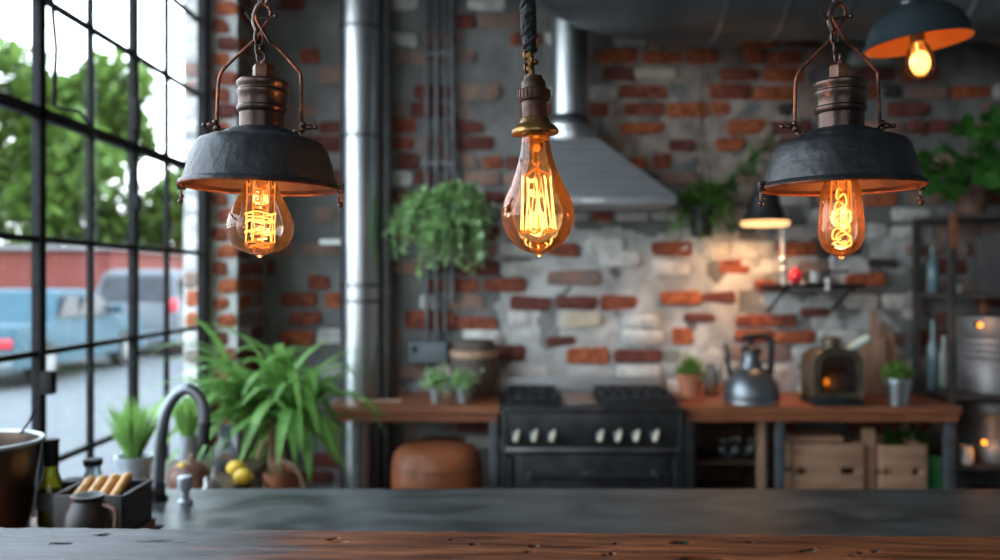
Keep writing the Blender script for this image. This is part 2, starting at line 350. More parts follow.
wr = random.Random(21)
def pick(w):
    x = wr.random()*sum(w.values())
    for k, q in w.items():
        x -= q
        if x <= 0: return k
    return 'n'
SC = F/BW
def add_brick(mb, x0, x1, z0, z1, cat, face=BW, axis='y', prot=None):
    if cat == 'n': return
    mb.use(CATM[cat]); p = wr.uniform(.006, .022) if prot is None else prot; b = min(.012, (x1-x0)*.2)
    j = lambda: wr.uniform(-.010, .010)
    o = [(x0+j(), z0+j()), (x1+j(), z0+j()), (x1+j(), z1+j()), (x0+j(), z1+j())]
    cx, cz = (x0+x1)/2, (z0+z1)/2
    def ins(q, s): return (q[0]+(cx-q[0])*s/max(.02, abs(cx-q[0])), q[1]+(cz-q[1])*s/max(.02, abs(cz-q[1])))
    # rounded outline: 8 points
    ring = []
    for i in range(4):
        a, q, c = o[i-1], o[i], o[(i+1) % 4]
        for t in (a, c):
            dx, dz = t[0]-q[0], t[1]-q[1]; l = math.hypot(dx, dz); s = min(.016, l*.3)/l
            ring.append((q[0]+dx*s, q[1]+dz*s))
    vs = []
    for (q, dpt) in ((ring, -.02), (ring, p*.6), ([ins(e, b*.6) for e in ring], p)):
        for e in q:
            vs.append((e[0], face-dpt, e[1]) if axis == 'y' else (face+dpt*(1 if axis == '+x' else -1), e[0], e[1]))
    fs = []
    for L_ in range(2):
        for i in range(8): fs.append((L_*8+i, L_*8+(i+1) % 8, L_*8+8+(i+1) % 8, L_*8+8+i))
    fs.append(tuple(16+i for i in range(8))); mb.add(vs, fs)
mb = MB()
NX, NZ = 250, 175; gx0, gx1 = LX, RX
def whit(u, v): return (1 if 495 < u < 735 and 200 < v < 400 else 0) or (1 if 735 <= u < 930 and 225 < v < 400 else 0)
vs = []
for i in range(NX+1):
    for k in range(NZ+1):
        x = gx0+(gx1-gx0)*i/NX; z = CZ*k/NZ
        h = .015*noise.fractal(Vector((x*3.5, z*3.5, 1.3)), .8, 2.1, 5)+.008*noise.noise(Vector((x*16, z*16, 4)))
        vs.append((x, BW-h, z))
fs = [(i*(NZ+1)+k, (i+1)*(NZ+1)+k, (i+1)*(NZ+1)+k+1, i*(NZ+1)+k+1) for i in range(NX) for k in range(NZ)]
mb.add(vs, fs)
mi = []
for i in range(NX):
    for k in range(NZ):
        x = gx0+(gx1-gx0)*(i+.5)/NX; z = CZ*(k+.5)/NZ; u = 500+x*SC; v = 280-(z-EYE)*SC
        nn = 45*noise.fractal(Vector((x*2.2, z*2.2, 9)), .8, 2, 4)
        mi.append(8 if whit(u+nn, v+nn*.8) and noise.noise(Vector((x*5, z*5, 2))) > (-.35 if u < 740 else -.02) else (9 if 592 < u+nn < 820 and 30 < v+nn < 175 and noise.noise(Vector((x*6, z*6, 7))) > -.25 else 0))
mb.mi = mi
mb.box(gx0-.2, gx1+.2, BW+.03, BW+.3, 0, CZ); mb.mi[-6:] = [0]*6
row = 0; z = .02
fixw = [((a-500)/SC, (c-500)/SC, EYE-(d-280)/SC, EYE-(b-280)/SC, k) for a, b, c, d, k in fixed]
for f in fixw: add_brick(mb, f[0], f[1], f[2], f[3], f[4], prot=.022)
while z < CZ-.08:
    x = gx0+wr.uniform(-.2, 0)
    while x < gx1:
        w = wr.choice([.245, .25, .235, .12, .19]); h = .088+wr.uniform(-.008, .004); zz = z+wr.uniform(-.006, .006)
        a, b = max(gx0, x), min(gx1, x+w)
        u = 500+(x+w/2)*SC+wr.gauss(0, 9); v = 280-(z+.04-EYE)*SC+wr.gauss(0, 6)
        if b-a > .05 and not any(a < f[1]+.01 and b > f[0]-.01 and zz < f[3]+.012 and zz+h > f[2]-.012 for f in fixw):
            wts = dict(n=.4, f=.25, w=.2, d=.1, r=.05)
            for g in regions:
                if g[0] <= u < g[2] and g[1] <= v < g[3]: wts = g[4]; break
            add_brick(mb, a, b, zz, zz+h, pick(wts))
        x += w+.022
    z += .105; row += 1
WM = [M['plaster'], M['b_red'], M['b_orange'], M['b_dark'], M['b_black'], M['b_white'], M['b_faint'], M['b_cream'], M['whitewash'], mat('pale_mortar', (.24, .20, .17), .9, 0, (.44, .38, .33), 9, bump=.5)]
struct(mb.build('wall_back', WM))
# brick pier at the end of the window
mb = MB(); PX0, PX1, PY = LX, -1.385, 4.50
mb.use(8).box(PX0, PX1-.012, PY+.012, BW, 0, CZ)
z = .02; k = 0
while z < CZ-.08:
    c = wr.choice('oorrrdf') if z > 1.9 else wr.choice('oororwd')
    if k % 2: add_brick(mb, PX0+.015, PX1-.055, z, z+.074, c, PY+.012, prot=.014); 
    else: add_brick(mb, PX0+.04, PX1-.012, z, z+.074, wr.choice('oorrdo'), PY+.012, prot=.014)
    y = PY+.03
    while y < BW-.1: add_brick(mb, y, y+.22, z, z+.074, wr.choice('rdfon'), PX1-.012, '+x', prot=.012); y += .24
    z += .092; k += 1
struct(mb.build('trim_1', WM))
# outer brick reveal of the window
mb = MB().use(8); mb.box(LX-T-.01, LX-.03, WY1-.012, WY1-.002, WZ0, WZ1)
z = .52
while z < WZ1-.1: add_brick(mb, LX-T, LX-.038, z, z+.08, wr.choice('oowwf') if z < 1.8 else wr.choice('wwwf'), WY1-.012, prot=.006); z += .1
struct(mb.build('trim_2', WM))

# steel window
wf = MB(); bx = LX-.04
ys = [WY1-.02]+[4.03-.375*i for i in range(12) if 4.03-.375*i > WY0]
thick = [4.03-.375*1, 4.03-.375*3]
for i, y in enumerate(ys[1:]):
    t = .020 if i % 2 == 1 else .011
    wf.box(bx-.012, bx+(.020 if i % 2 == 1 else .010), y-t, y+t, WZ0, WZ1, .003)
for z in (.92, 1.31, 1.70, 2.13, 2.53, 2.92):
    t = .020 if abs(z-2.13) < .01 else .011
    wf.box(bx-.012, bx+(.020 if t > .015 else .010), WY0, WY1, z-t, z+t, .003)
wf.box(LX-.036, LX+.012, WY1-.05, WY1-.013, WZ0, WZ1, .004).box(bx-.04, LX+.01, WY0-.02, WY0+.03, WZ0, WZ1, .004)
wf.box(bx-.04, LX+.01, WY0, WY1, WZ0-.03, WZ0+.03, .004).box(bx-.04, LX+.01, WY0, WY1, WZ1-.03, WZ1+.03, .004)
win = struct(wf.build('window_1', M['iron']))
MB().box(bx-.004, bx+.002, WY0, WY1, WZ0, WZ1).build('pane', M['g_win'], win, False)
lt = MB()   # stay bars and catches on the opening casement
lt.tube([(LX+.0, 2.915, 2.55), (LX+.01, 2.93, 2.36), (LX+.0, 2.935, 2.16)], .008, 8).tube([(LX+.01, 2.93, 2.155), (LX+.03, 3.05, 2.165), (LX+.01, 3.25, 2.10)], .006, 8)
lt.box(LX-.04, LX-.005, 3.625, 3.665, 2.20, 2.34, .005).box(LX-.04, LX-.0, 3.63, 3.66, 1.86, 1.93, .008).box(LX-.02, LX+.02, 2.88, 2.92, 1.17, 1.25, .006)
lt.build('window_catch', M['iron'], win)
struct(MB().box(LX-.13, LX+.05, WY0-.05, WY1, WZ0-.07, WZ0-.03, .006).build('trim_3', M['concrete']))
# window behind the camera
w2 = MB()
for x in (-2.4+.8*0, ): pass
for x in [-2.4+.0]: pass
for i in range(7): w2.box(-1.5+i*.6-.012-.9*0, -1.5+i*.6+.012, RY-.0, RY+.04, 1.2, 3.0)
for z in (1.2, 1.65, 2.1, 2.55, 3.0): w2.box(-1.5, 2.1, RY, RY+.04, z-.012, z+.012)
struct(w2.build('window_2', M['iron'], smooth=False))

# ------------------------------------------------------------------ outside
struct(MB().box(-80, LX-.35, -20, 120, -.2, -.02).build('street', M['asphalt'], smooth=False))
def tree(c, h, r, n, ls, seed, label, grp='trees beyond the street'):
    t = thing('street_tree', c, label, 'tree', grp); q = random.Random(seed); c = Vector(c)
    b = MB(); b.tube([c, c+Vector((.1, 0, h*.3)), c+Vector((0, .1, h*.7))], [r*.09, r*.07, r*.03], 8)
    for k in range(6):
        a = k*PI/3; b.tube([c+Vector((0, 0, h*.35+.1*k)), c+Vector((math.cos(a)*r*.6, math.sin(a)*r*.6, h*.6+.1*k))], [r*.04, r*.01], 6)
    b.build('trunk', M['bark'], t); f = MB()
    lobes = [(Vector((q.gauss(0, .45)*r, q.gauss(0, .45)*r, h*(.22+.68*q.random()))), r*q.uniform(.35, .6)) for _ in range(22)]
    for k in range(n):
        o, lr = q.choice(lobes); d = Vector((q.gauss(0, 1), q.gauss(0, 1), q.gauss(0, 1))).normalized()
        f.leaf(c+o+d*lr*q.uniform(.6, 1), (q.gauss(0, 1), q.gauss(0, 1), q.gauss(0, .6)), ls*q.uniform(.7, 1.3), ls*.7, seg=1 if ls < .1 else 2)
    f.build('foliage', M['leaf_t'], t); return t
tree((-15.8, 30, -.02), 9.4, 2.9, 7000, .60, 1, 'tall broad green tree rising behind the red brick building, middle of the window')
tree((-24, 31, -.02), 9.2, 3.6, 6500, .65, 2, 'green tree behind the red brick building at the far left edge of the window')
tree((-11.9, 31.5, -.02), 5.6, 2.0, 3500, .50, 3, 'lower green tree to the right of the broad street tree, over the silver car')
fb = MB(); fb.box(-26, -9.6, 21, 26, -.02, 2.3)
o = thing('brick_building', (-18, 23, 0), 'low plain red brick building across the street behind the parked cars', 'building')
fb.build('wall', M['farbrick'], o, False); MB().box(-26.2, -9.4, 20.8, 26.2, 2.3, 2.42).build('roof', M['kerb'], o, False)
def car(x1, y0, L, Wd, H, paint, label, suv):
    t = thing('car', (x1-Wd/2, y0+L/2, 0), label, 'car')
    xa, xb = x1-Wd, x1; g = .28
    if suv: prof = [(0, g), (0, .95), (.12, 1.12), (.30, H-.05), (.55, H), (2.6, H-.02), (3.35, 1.15), (4.35, .98), (4.5, .7), (4.5, g)]
    else: prof = [(0, g), (0, .72), (.1, .88), (1.0, .93), (1.35, 1.38), (1.7, H), (2.6, H-.02), (3.25, .95), (4.3, .82), (4.4, .6), (4.4, g)]
    s = L/4.5; prof = [(y0+a*s, b) for a, b in prof]
    bm = bmesh.new()
    n = len(prof); rings = []
    for (x, ins) in ((xa, .10), (xa+.02, .03), (xa+.10, 0), (xb-.10, 0), (xb-.02, .03), (xb, .10)):
        rings.append([bm.verts.new((x+(math.copysign(1, (xa+xb)/2-x)*.16*max(0, b-.95)/.6 if b > .95 else 0), a, b-(ins if b > .9 else 0))) for a, b in prof])
    for i in range(5):
        for k in range(n): bm.faces.new((rings[i][k], rings[i][(k+1) % n], rings[i+1][(k+1) % n], rings[i+1][k]))
    bm.faces.new(rings[0][::-1]); bm.faces.new(rings[-1])
    b = MB(); bm.verts.index_update(); b.add([v.co.copy() for v in bm.verts], [[v.index for v in f.verts] for f in bm.faces]); bm.free()
    b.build('body', paint, t)
    gl = MB()
    if suv:
        for (a, c) in ((.45, 1.25), (1.32, 2.1), (2.17, 3.0)): gl.prism([(y0+a*s+.02, 1.12), (y0+c*s+(.1 if c > 2.5 else 0), 1.12), (y0+c*s-(.18 if c > 2.5 else 0), H-.17), (y0+a*s+.06, H-.17)], xb-.12, xb-.010, 'x')
        gl.add([(xa+.2, y0+.09, 1.15), (xb-.2, y0+.09, 1.15), (xb-.28, y0+.24, H-.14), (xa+.28, y0+.24, H-.14)], [(0, 1, 2, 3)])
    else:
        for (a, c) in ((1.22, 1.8), (1.86, 3.0)): gl.prism([(y0+a*s, .97), (y0+c*s+.08, .97), (y0+min(c, 2.6)*s, H-.12), (y0+(a+.25)*s, H-.12)], xb-.14, xb-.012, 'x')
        gl.add([(xa+.2, y0+1.03, .97), (xb-.2, y0+1.03, .97), (xb-.3, y0+1.4, H-.1), (xa+.3, y0+1.4, H-.1)], [(0, 1, 2, 3)])
    gl.build('side_glass', M['carglass'], t, False)
    for sx_ in (xa+.12, xb-.10):
        for yy in (y0+.85*s, y0+3.6*s):
            w = MB(); w.lathe([(0, -.11), (.31, -.11), (.34, -.08), (.34, .08), (.31, .11), (0, .11)], (0, 0, 0), 24, Matrix.Translation((sx_, yy, .32)) @ Matrix.Rotation(PI/2, 4, 'Y'))
            wo = w.build('wheel', M['tyre'], t); MB().lathe([(0, .08), (.2, .08), (.2, .13), (0, .13)], (0, 0, 0), 16, Matrix.Translation((sx_, yy, .32)) @ Matrix.Rotation(PI/2*(1 if sx_ > (xa+xb)/2 else -1), 4, 'Y')).build('hubcap', M['steel_dark'], wo)
    for x in (xa+.03, xb-.27):
        z0 = .92 if suv else .58; MB().box(x, x+.24, y0-.02, y0+.08, z0, z0+(.26 if suv else .14), .02).build('tail_lamp', M['tail'], t)
    MB().box((xa+xb)/2-.26, (xa+xb)/2+.26, y0-.03, y0-.005, .62 if suv else .42, .73 if suv else .52, .004).build('number_plate', M['plate'] if suv else M['white'], t)
    MB().box(xa+.02, xb-.02, y0-.07, y0+.1, .3, .5, .03).build('bumper', M['box_grey'], t); MB().box(xa+.02, xb-.02, y0+L-.1, y0+L+.05, .3, .5, .03).build('bumper', M['box_grey'], t)
    MB().box(xb-.06, xb+.16, y0+3.05*s, y0+3.05*s+.1, .98, 1.12, .03).build('mirror', paint, t)
    return t
car(-6.85, 12.0, 4.5, 1.75, 1.42, M['carblue'], 'blue saloon car parked in the street, seen through the left of the window', False)
car(-6.55, 17.3, 4.7, 1.9, 1.78, M['carwhite'], 'silver estate car with an orange number plate parked in the street', True)

# ------------------------------------------------------------------ plants
def pot(c, r0, r1, h, m, parent, name='pot', soil=True):
    b = MB(); b.lathe([(r0*.9, 0), (r0, .004), (r1*.97, h*.8), (r1*1.05, h*.82), (r1*1.07, h), (r1*.93, h), (r1*.90, h*.86), (0, h*.86)], c, 28)
    o = b.build(name, m, parent)
    if soil: MB().lathe([(0, h*.86), (r1*.9, h*.88), (0, h*.92)], c, 20).build('soil', M['soil'], o)
    return o
def bush(c, rad, n, L, w, m, parent, seed, trail=0, trail_len=.3, flat=1.0, name='foliage'):
    q = random.Random(seed); c = Vector(c); f = MB()
    nst = max(6, n//14)
    for k in range(nst):
        d = Vector((q.gauss(0, 1), q.gauss(0, 1), abs(q.gauss(0, 1))*flat)).normalized(); e = c+Vector((d.x*rad[0], d.y*rad[1], d.z*rad[2]))*q.uniform(.6, 1)
        mid = c.lerp(e, .5)+Vector((0, 0, rad[2]*.25)); pts = [c, mid, e]
        if k < trail:
            e2 = e+Vector((d.x*.04, d.y*.04, -trail_len*q.uniform(.4, 1))); pts += [e.lerp(e2, .5)+Vector((d.x*.03, d.y*.03, 0)), e2]
        f.tube(pts, .0022, 4)
        per = int(n/nst*(1.5 if k < trail else .85))
        for j in range(per):
            t = q.uniform(.25, 1)*(len(pts)-1); i = min(int(t), len(pts)-2); p = pts[i].lerp(pts[i+1], t-i)
            f.leaf(p+Vector((q.gauss(0, .012), q.gauss(0, .012), q.gauss(0, .012)))*(1+rad[0]*4), (q.gauss(0, 1)+d.x*.7, q.gauss(0, 1)+d.y*.7, q.gauss(.1, .7)), L*q.uniform(.6, 1.25), w*q.uniform(.7, 1.2), seg=2, droop=.3)
    return f.build(name, m, parent)
def grass(c, n, L, w, spread, m, parent, seed, droop=.5, seg=4, name='foliage', tiltmin=0.0):
    q = random.Random(seed); f = MB(); c = Vector(c)
    for k in range(n):
        a = q.uniform(0, 2*PI); tl = tiltmin+(spread-tiltmin)*q.random()**.7
        d = Vector((math.cos(a)*math.sin(tl), math.sin(a)*math.sin(tl), math.cos(tl)))
        f.leaf(c+Vector((math.cos(a), math.sin(a), 0))*q.random()*.02, d, L*q.uniform(.6, 1.1), w*q.uniform(.7, 1.2), droop=droop*q.uniform(.6, 1.3)*(.3+tl), seg=seg)
    return f.build(name, m, parent)

# ------------------------------------------------------------------ pendant lamps
def point(name, loc, power, col, parent, size=.02):
    l = bpy.data.lights.new(name, 'POINT'); l.energy = power; l.color = col; l.shadow_soft_size = size
    o = bpy.data.objects.new(name, l); C.objects.link(o); o.parent = parent; o.location = Vector(loc)-world_loc(parent); return o
def smooth_path(pts, n=6):
    pts = [Vector(p) for p in pts]; out = []
    for i in range(len(pts)-1):
        p0 = pts[max(i-1, 0)]; p1 = pts[i]; p2 = pts[i+1]; p3 = pts[min(i+2, len(pts)-1)]
        for k in range(n):
            t = k/n; out.append(.5*((2*p1)+(-p0+p2)*t+(2*p0-5*p1+4*p2-p3)*t*t+(-p0+3*p1-3*p2+p3)*t**3))
    out.append(pts[-1]); return out
def ringpts(c, rx, rz, n=20, yaw=0.0, tilt=0):
    m = Matrix.Rotation(yaw, 3, 'Z') @ Matrix.Rotation(tilt, 3, 'Y')
    return [Vector(c)+m @ Vector((rx*math.cos(2*PI*i/n), 0, rz*math.sin(2*PI*i/n))) for i in range(n)]
def factory_lamp(px, d, label, bulb, tilt):
    cx = (px-500)/F*d; zr = 1.7015                       # rim height
    t = thing('pendant_lamp', (cx, d, zr), label, 'lamp'); c = (cx, d, zr)
    prof = [(.1195, -.001), (.1215, .001), (.1190, .005), (.1140, .008), (.1095, .026), (.1040, .044), (.0985, .060), (.0920, .0685), (.080, .0735), (.062, .0775), (.055, .083), (.042, .0885), (.0385, .0895)]
    inner = [(r-.0022, z-.0016) for r, z in prof]
    inner[0] = (.1180, -.001)
    MB().shell(prof, c, 72, wob=.006).build('shade', M['shade'], t)
    li = MB().shell(inner, c, 72, wob=.006).build('shade_lining', M['shade_in'], t); li['label'] = 'copper coloured inside of the shade'
    MB().tube([(cx+.1195*math.cos(2*PI*i/64), d+.1195*math.sin(2*PI*i/64), zr) for i in range(64)], .0021, 6, True).build('rim', M['rust'], t)
    cap = [(.0340, .088), (.0345, .112), (.0370, .114), (.0385, .118), (.0385, .121), (.0365, .1235), (.0365, .126), (.0372, .138), (.0392, .141), (.0392, .145), (.0368, .148), (.0372, .151), (.0395, .154), (.0395, .159), (.036, .1625), (.015, .1640), (0, .1642)]
    MB().lathe(cap, c, 48).build('cap', M['bronze'], t)
    nut = MB().lathe([(.0155, .162), (.0165, .164), (.0165, .184), (.0150, .1865), (0, .187)], c, 6); nut.lathe([(.006, .186), (.006, .193), (0, .195)], c, 12); nut.build('hex_nut', M['brownsock'], t)
    # wire bail: up both sides, over the shoulders, crossing and looping at the top
    zz = zr
    hz = lambda h: h if h < .18 else .18+(h-.18)*.87
    L_ = [(x_, y_, zz+hz(h_)) for x_, y_, h_ in ((cx-.0690, d, .092), (cx-.0695, d, .120), (cx-.0680, d, .160), (cx-.062, d, .178), (cx-.040, d, .204), (cx-.012, d+.002, .236), (cx-.002, d+.003, .256), (cx+.009, d+.002, .276), (cx+.006, d, .290), (cx-.004, d, .294), (cx-.013, d, .286), (cx-.012, d-.002, .268), (cx-.002, d-.003, .248), (cx+.010, d-.002, .228), (cx+.026, d, .214), (cx+.053, d, .180), (cx+.0575, d, .172), (cx+.0590, d, .140), (cx+.0600, d, .094))]
    bail = MB().tube(smooth_path(L_, 5), .0026, 8).build('wire_bail', M['rust'], t)
    for s, x0 in ((-1, cx-.0690), (1, cx+.0615)):
        w = MB(); w.ball((x0, d, zz+.090), .0058, 8).ball((x0+s*.010, d, zz+.094), .0048, 8, (1.5, .7, .9)).ball((x0+s*.002, d-.003, zz+.098), .0042, 8)
        w.tube(smooth_path([(x0, d, zz+.090), (x0-s*.006, d, zz+.080), (x0-s*.012, d, zz+.086), (x0-s*.016, d, zz+.078)], 4), .0026, 6)
        w.tube(ringpts((x0-s*.008, d, zz+.083), .006, .006, 14), .0022, 6, True)
        w.tube([(x0, d, zz+.090), (x0+s*.019, d, zz+.0935)], .0022, 6).ball((x0+s*.020, d, zz+.0935), .0038, 8)
        w.build('wing_nut', M['bronze'], t)
    for s in (-1, 1):
        x0 = cx+s*.1215; w = MB(); w.box(x0-.005, x0+.005, d-.006, d+.006, zz-.006, zz+.010, .0015).ball((x0+s*.002, d-.005, zz+.002), .0045, 8)
        w.tube(smooth_path([(x0, d, zz-.004), (x0+s*.001, d, zz-.014), (x0-s*.001, d, zz-.024)], 4), .0024, 6).ball((x0-s*.001, d, zz-.016), .0035, 8).ball((x0+s*.001, d, zz-.024), .0042, 8)
        w.build('rim_clip', M['bronze'], t)
    # chain and swivel hook up to the ceiling
    ch = MB(); z = zz+.190; k = 0
    ch.tube(ringpts((cx-.004, d, zz+.199), .006, .010, 16, .5), .0020, 6, True).tube(ringpts((cx-.009, d, zz+.213), .005, .011, 16, 1.2), .0020, 6, True).tube(ringpts((cx-.008, d, zz+.230), .006, .013, 16, .2), .0022, 6, True)
    ch.tube(smooth_path([(cx-.011, d, zz+.240), (cx-.016, d, zz+.256), (cx-.012, d, zz+.274), (cx-.003, d, zz+.284)], 5), [.0045]*16, 8)
    ch.tube([(cx-.028, d-.002, zz+.268), (cx-.022, d, zz+.258), (cx-.015, d, zz+.256)], [.0032, .0028, .0024], 6).ball((cx+.017, d, zz+.262), .0042, 8).tube([(cx+.017, d, zz+.262), (cx-.01, d, zz+.258)], .002, 6)
    z = zz+.292
    while z < CZ+.01: ch.tube(ringpts((cx-.003, d, z), .007, .013, 14, (k % 2)*PI/2), .0022, 6, True); z += .0215; k += 1
    ch.build('chain', M['bronze'], t)
    # socket and bulb
    MB().lathe([(.017, .015), (.019, .020), (.019, .060), (.026, .070), (.026, .088), (0, .088)], c, 24).build('socket', M['brownsock'], t)
    if bulb == 'pear':
        bp = [(.0185, .020), (.024, .006), (.0300, -.010), (.0375, -.024), (.0455, -.040), (.0497, -.052), (.0505, -.060), (.0485, -.074), (.0415, -.088), (.030, -.0965), (.016, -.1015), (.0065, -.1035), (.0045, -.1065), (0, -.1085)]
    else:
        bp = [(.0185, .020), (.0250, .008), (.0290, -.005), (.0305, -.025), (.0325, -.050), (.0335, -.066), (.0325, -.078), (.0285, -.090), (.0205, -.0985), (.0110, -.1035), (.0050, -.1055), (.0035, -.1085), (0, -.1100)]
    b = MB().shell(bp, c, 48).build('bulb', M['g_clear' if bulb == 'pear' else 'g_rose'], t)
    st = MB().lathe([(.014, .018), (.008, .004), (.0035, -.004), (.0028, -.030), (0, -.032)], c, 16).build('glass_stem', M['g_stem'], b)
    f = MB(); f2 = MB()
    if bulb == 'pear':
        def col(z0, z1, r, n, m_=f):
            for k in range(n):
                a = 2*PI*k/n+.3; m_.tube([(cx+r*math.cos(a), d+r*math.sin(a), zr+z0), (cx+r*.96*math.cos(a+.1), d+r*.96*math.sin(a+.1), zr+(z0+z1)/2), (cx+r*math.cos(a), d+r*math.sin(a), zr+z1)], .00075, 6)
        col(.008, -.040, .021, 6, f2); col(-.040, -.084, .022, 9)
        for zq, rr in ((-.040, .0225), (-.052, .0215), (-.068, .0225), (-.084, .0200), (-.090, .014)): (f if zq > -.07 else f2).tube([(cx+rr*math.cos(2*PI*i/24), d+rr*math.sin(2*PI*i/24), zr+zq+.002*math.sin(6*PI*i/24)) for i in range(24)], .0011, 6, True)
        f.tube(smooth_path([(cx-.021, d-.006, zr-.056), (cx-.010, d-.020, zr-.050), (cx+.010, d-.018, zr-.054), (cx+.018, d-.01, zr-.049), (cx-.002, d-.021, zr-.046), (cx-.020, d-.008, zr-.045)], 5), .0010, 6)
        # hot inner coil
        pts = [(cx+.010*math.cos(i*.9), d+.010*math.sin(i*.9), zr+.004-.0014*i) for i in range(62)]; f2.tube(pts, .0008, 5)
    else:
        pts = []
        for i in range(90):
            tt = i/89; zq = -.004-.086*tt; rr = .006+.009*tt; pts.append((cx+rr*math.cos(tt*2*PI*4.2+1), d+rr*math.sin(tt*2*PI*4.2+1), zr+zq+.006*math.sin(tt*2*PI*8.4)))
        f.tube(pts, .0013, 6)
        f.tube(smooth_path([(cx-.010, d-.006, zr-.05), (cx+.006, d-.010, zr-.060), (cx-.010, d-.006, zr-.074), (cx-.002, d-.01, zr-.088), (cx+.012, d-.006, zr-.076), (cx-.006, d-.008, zr-.062), (cx+.010, d-.004, zr-.048)], 6), .0012, 6)
        for s in (-1, 1): f2.tube([(cx+s*.014, d, zr+.010), (cx+s*.017, d, zr-.045)], .0009, 6)
        for s in (-.5, .6): f2.tube([(cx+s*.014, d-.008, zr+.010), (cx+s*.011, d-.008, zr-.080)], .0009, 6)
    f.build('filament', M['fil'], b); f2.build('filament_support', M['fil_soft'], b)
    point('bulb_light', (cx, d, zr-.045), 1.5, (1, .45, .15), t, .018)
    t.rotation_euler = (0, tilt, 0)
    return t
factory_lamp(261, 1.30, 'left pendant lamp with a dark dome shade and a pear-shaped glowing bulb', 'pear', R(1.2))
factory_lamp(841, 1.30, 'right pendant lamp with a dark dome shade and a narrow tubular glowing bulb', 'tube', R(-.4))

# bare bulb on a braided cord
d = 1.2; cx = (535-500)/F*d; s = d/F
def Z(py): return EYE-(py-280)*s
t = thing('pendant_bulb', (cx, d, Z(130)), 'large bare amber bulb hanging by a brass socket on a black braided cord', 'lamp')
q = random.Random(3)
cp = [(cx-.004, d, Z(52)), (cx-.004, d, Z(40)), (cx-.006, d, Z(20)), (cx-.003, d, Z(0)), (cx-.003, d, Z(-60)), (cx-.003, d, CZ+.01)]
cord = MB().tube(smooth_path(cp, 14), .0098, 14)
for k in range(2):
    cord.tube([(cx-.004+.0088*math.cos(i*.55+k*PI), d+.0088*math.sin(i*.55+k*PI), Z(50)+i*.0035) for i in range(120)], .0034, 6)
cord.build('cord', M['braid'], t)
cn = MB(); 
for i in range(4): cn.tube(ringpts((cx-.006+(i % 2)*.004, d, Z(55+6.5*i)), .0062, .0075, 14, (i % 2)*1.3+.3), .0026, 6, True)
cn.tube([(cx-.004, d, Z(49)), (cx-.003, d, Z(80))], .0055, 8).ball((cx+.004, d-.004, Z(63)), .0042, 8).ball((cx-.011, d-.002, Z(50)), .0035, 8).build('chain', M['brass'], t)
def prof(rows): return [(r*s, Z(y)-Z(130)) for r, y in rows]
c = (cx, d, Z(130))
so = MB().lathe(prof([(0, 76), (9, 76.5), (9.5, 79), (12, 82), (12.5, 89), (15, 90), (16, 91), (16, 99), (15, 101), (12.5, 102), (12.5, 119), (0, 119)][::-1]), c, 36)
for k in range(24):
    a = 2*PI*k/24; so.box(-.0012, .0012, -.0014, .0014, 0, .011, 0, Matrix.Translation((cx+16*s*math.cos(a), d+16*s*math.sin(a), Z(99))) @ Matrix.Rotation(a, 4, 'Z'))
so.build('socket', M['brownsock'], t)
MB().lathe(prof([(0, 118), (13, 118), (14.5, 120), (15.5, 123.5), (17, 125), (20, 126.5), (23, 129.5), (24, 132.5), (23.5, 134), (21, 133), (17, 131.5), (0, 131)][::-1]), c, 40).build('flange', M['brass'], t)
MB().lathe(prof([(0, 131), (13, 131), (14, 133), (13, 135), (14, 137), (12.5, 140), (0, 140)][::-1]), c, 28).build('bulb_screw', M['brass'], t)
b = MB().shell(prof([(13.5, 137), (14.2, 142), (15.2, 150), (17.5, 160), (21.5, 172), (27, 186), (32, 196), (35.5, 206), (36.6, 214), (35.6, 224), (31.5, 235), (24.5, 244), (15, 250.5), (7, 253), (3.5, 254), (2.5, 256), (0, 257.5)]), c, 56).build('bulb', M['g_amber'], t)
st = MB().lathe(prof([(10, 139), (8, 146), (4.5, 152), (3, 157), (4.5, 162), (2.2, 167), (1.6, 176), (1.6, 226), (4, 229), (0, 230)][::-1]), c, 20).build('glass_stem', M['g_stem'], b)
f = MB(); n = 10
for k in range(n):
    a0 = 2*PI*k/n+.2; a1 = a0+(2*PI/n)*.45; r0 = 14.5*s; r1 = 17.5*s
    pt = (cx+r0*math.cos(a0), d+r0*math.sin(a0), Z(176+(k*7 % 5))); pb = (cx+r1*math.cos(a1), d+r1*math.sin(a1), Z(229+(k*5 % 4)))
    f.tube([pt, pb], .0010, 6)
for (x0, x1, x2) in ((-8, -2, 6), (-2, 4, 9)): f.tube([(cx+x0*s, d-.006, Z(230)), (cx+x1*s, d-.008, Z(178)), (cx+x2*s, d-.006, Z(231))], .0010, 6)
f.build('filament', M['fil_w'], b)
h = MB(); h.tube([(cx+17*s*math.cos(2*PI*i/30), d+17*s*math.sin(2*PI*i/30), Z(231)+.002*math.sin(i*1.3)) for i in range(30)], .0011, 6, True)
for k in range(6): h.tube([(cx, d, Z(228)), (cx+17*s*math.cos(k*PI/3), d+17*s*math.sin(k*PI/3), Z(232))], .0005, 5)
for k in range(5): h.tube([(cx, d, Z(168)), (cx+14*s*math.cos(k*PI/2.5), d+14*s*math.sin(k*PI/2.5), Z(176))], .0006, 5)
h.ball((cx+.002, d, Z(148)), .005, 8).build('filament_support', M['fil_soft'], b)
point('bulb_light', (cx, d, Z(205)), 1.6, (1, .48, .17), t, .02)

t.rotation_euler = (0, R(-1.9), 0)

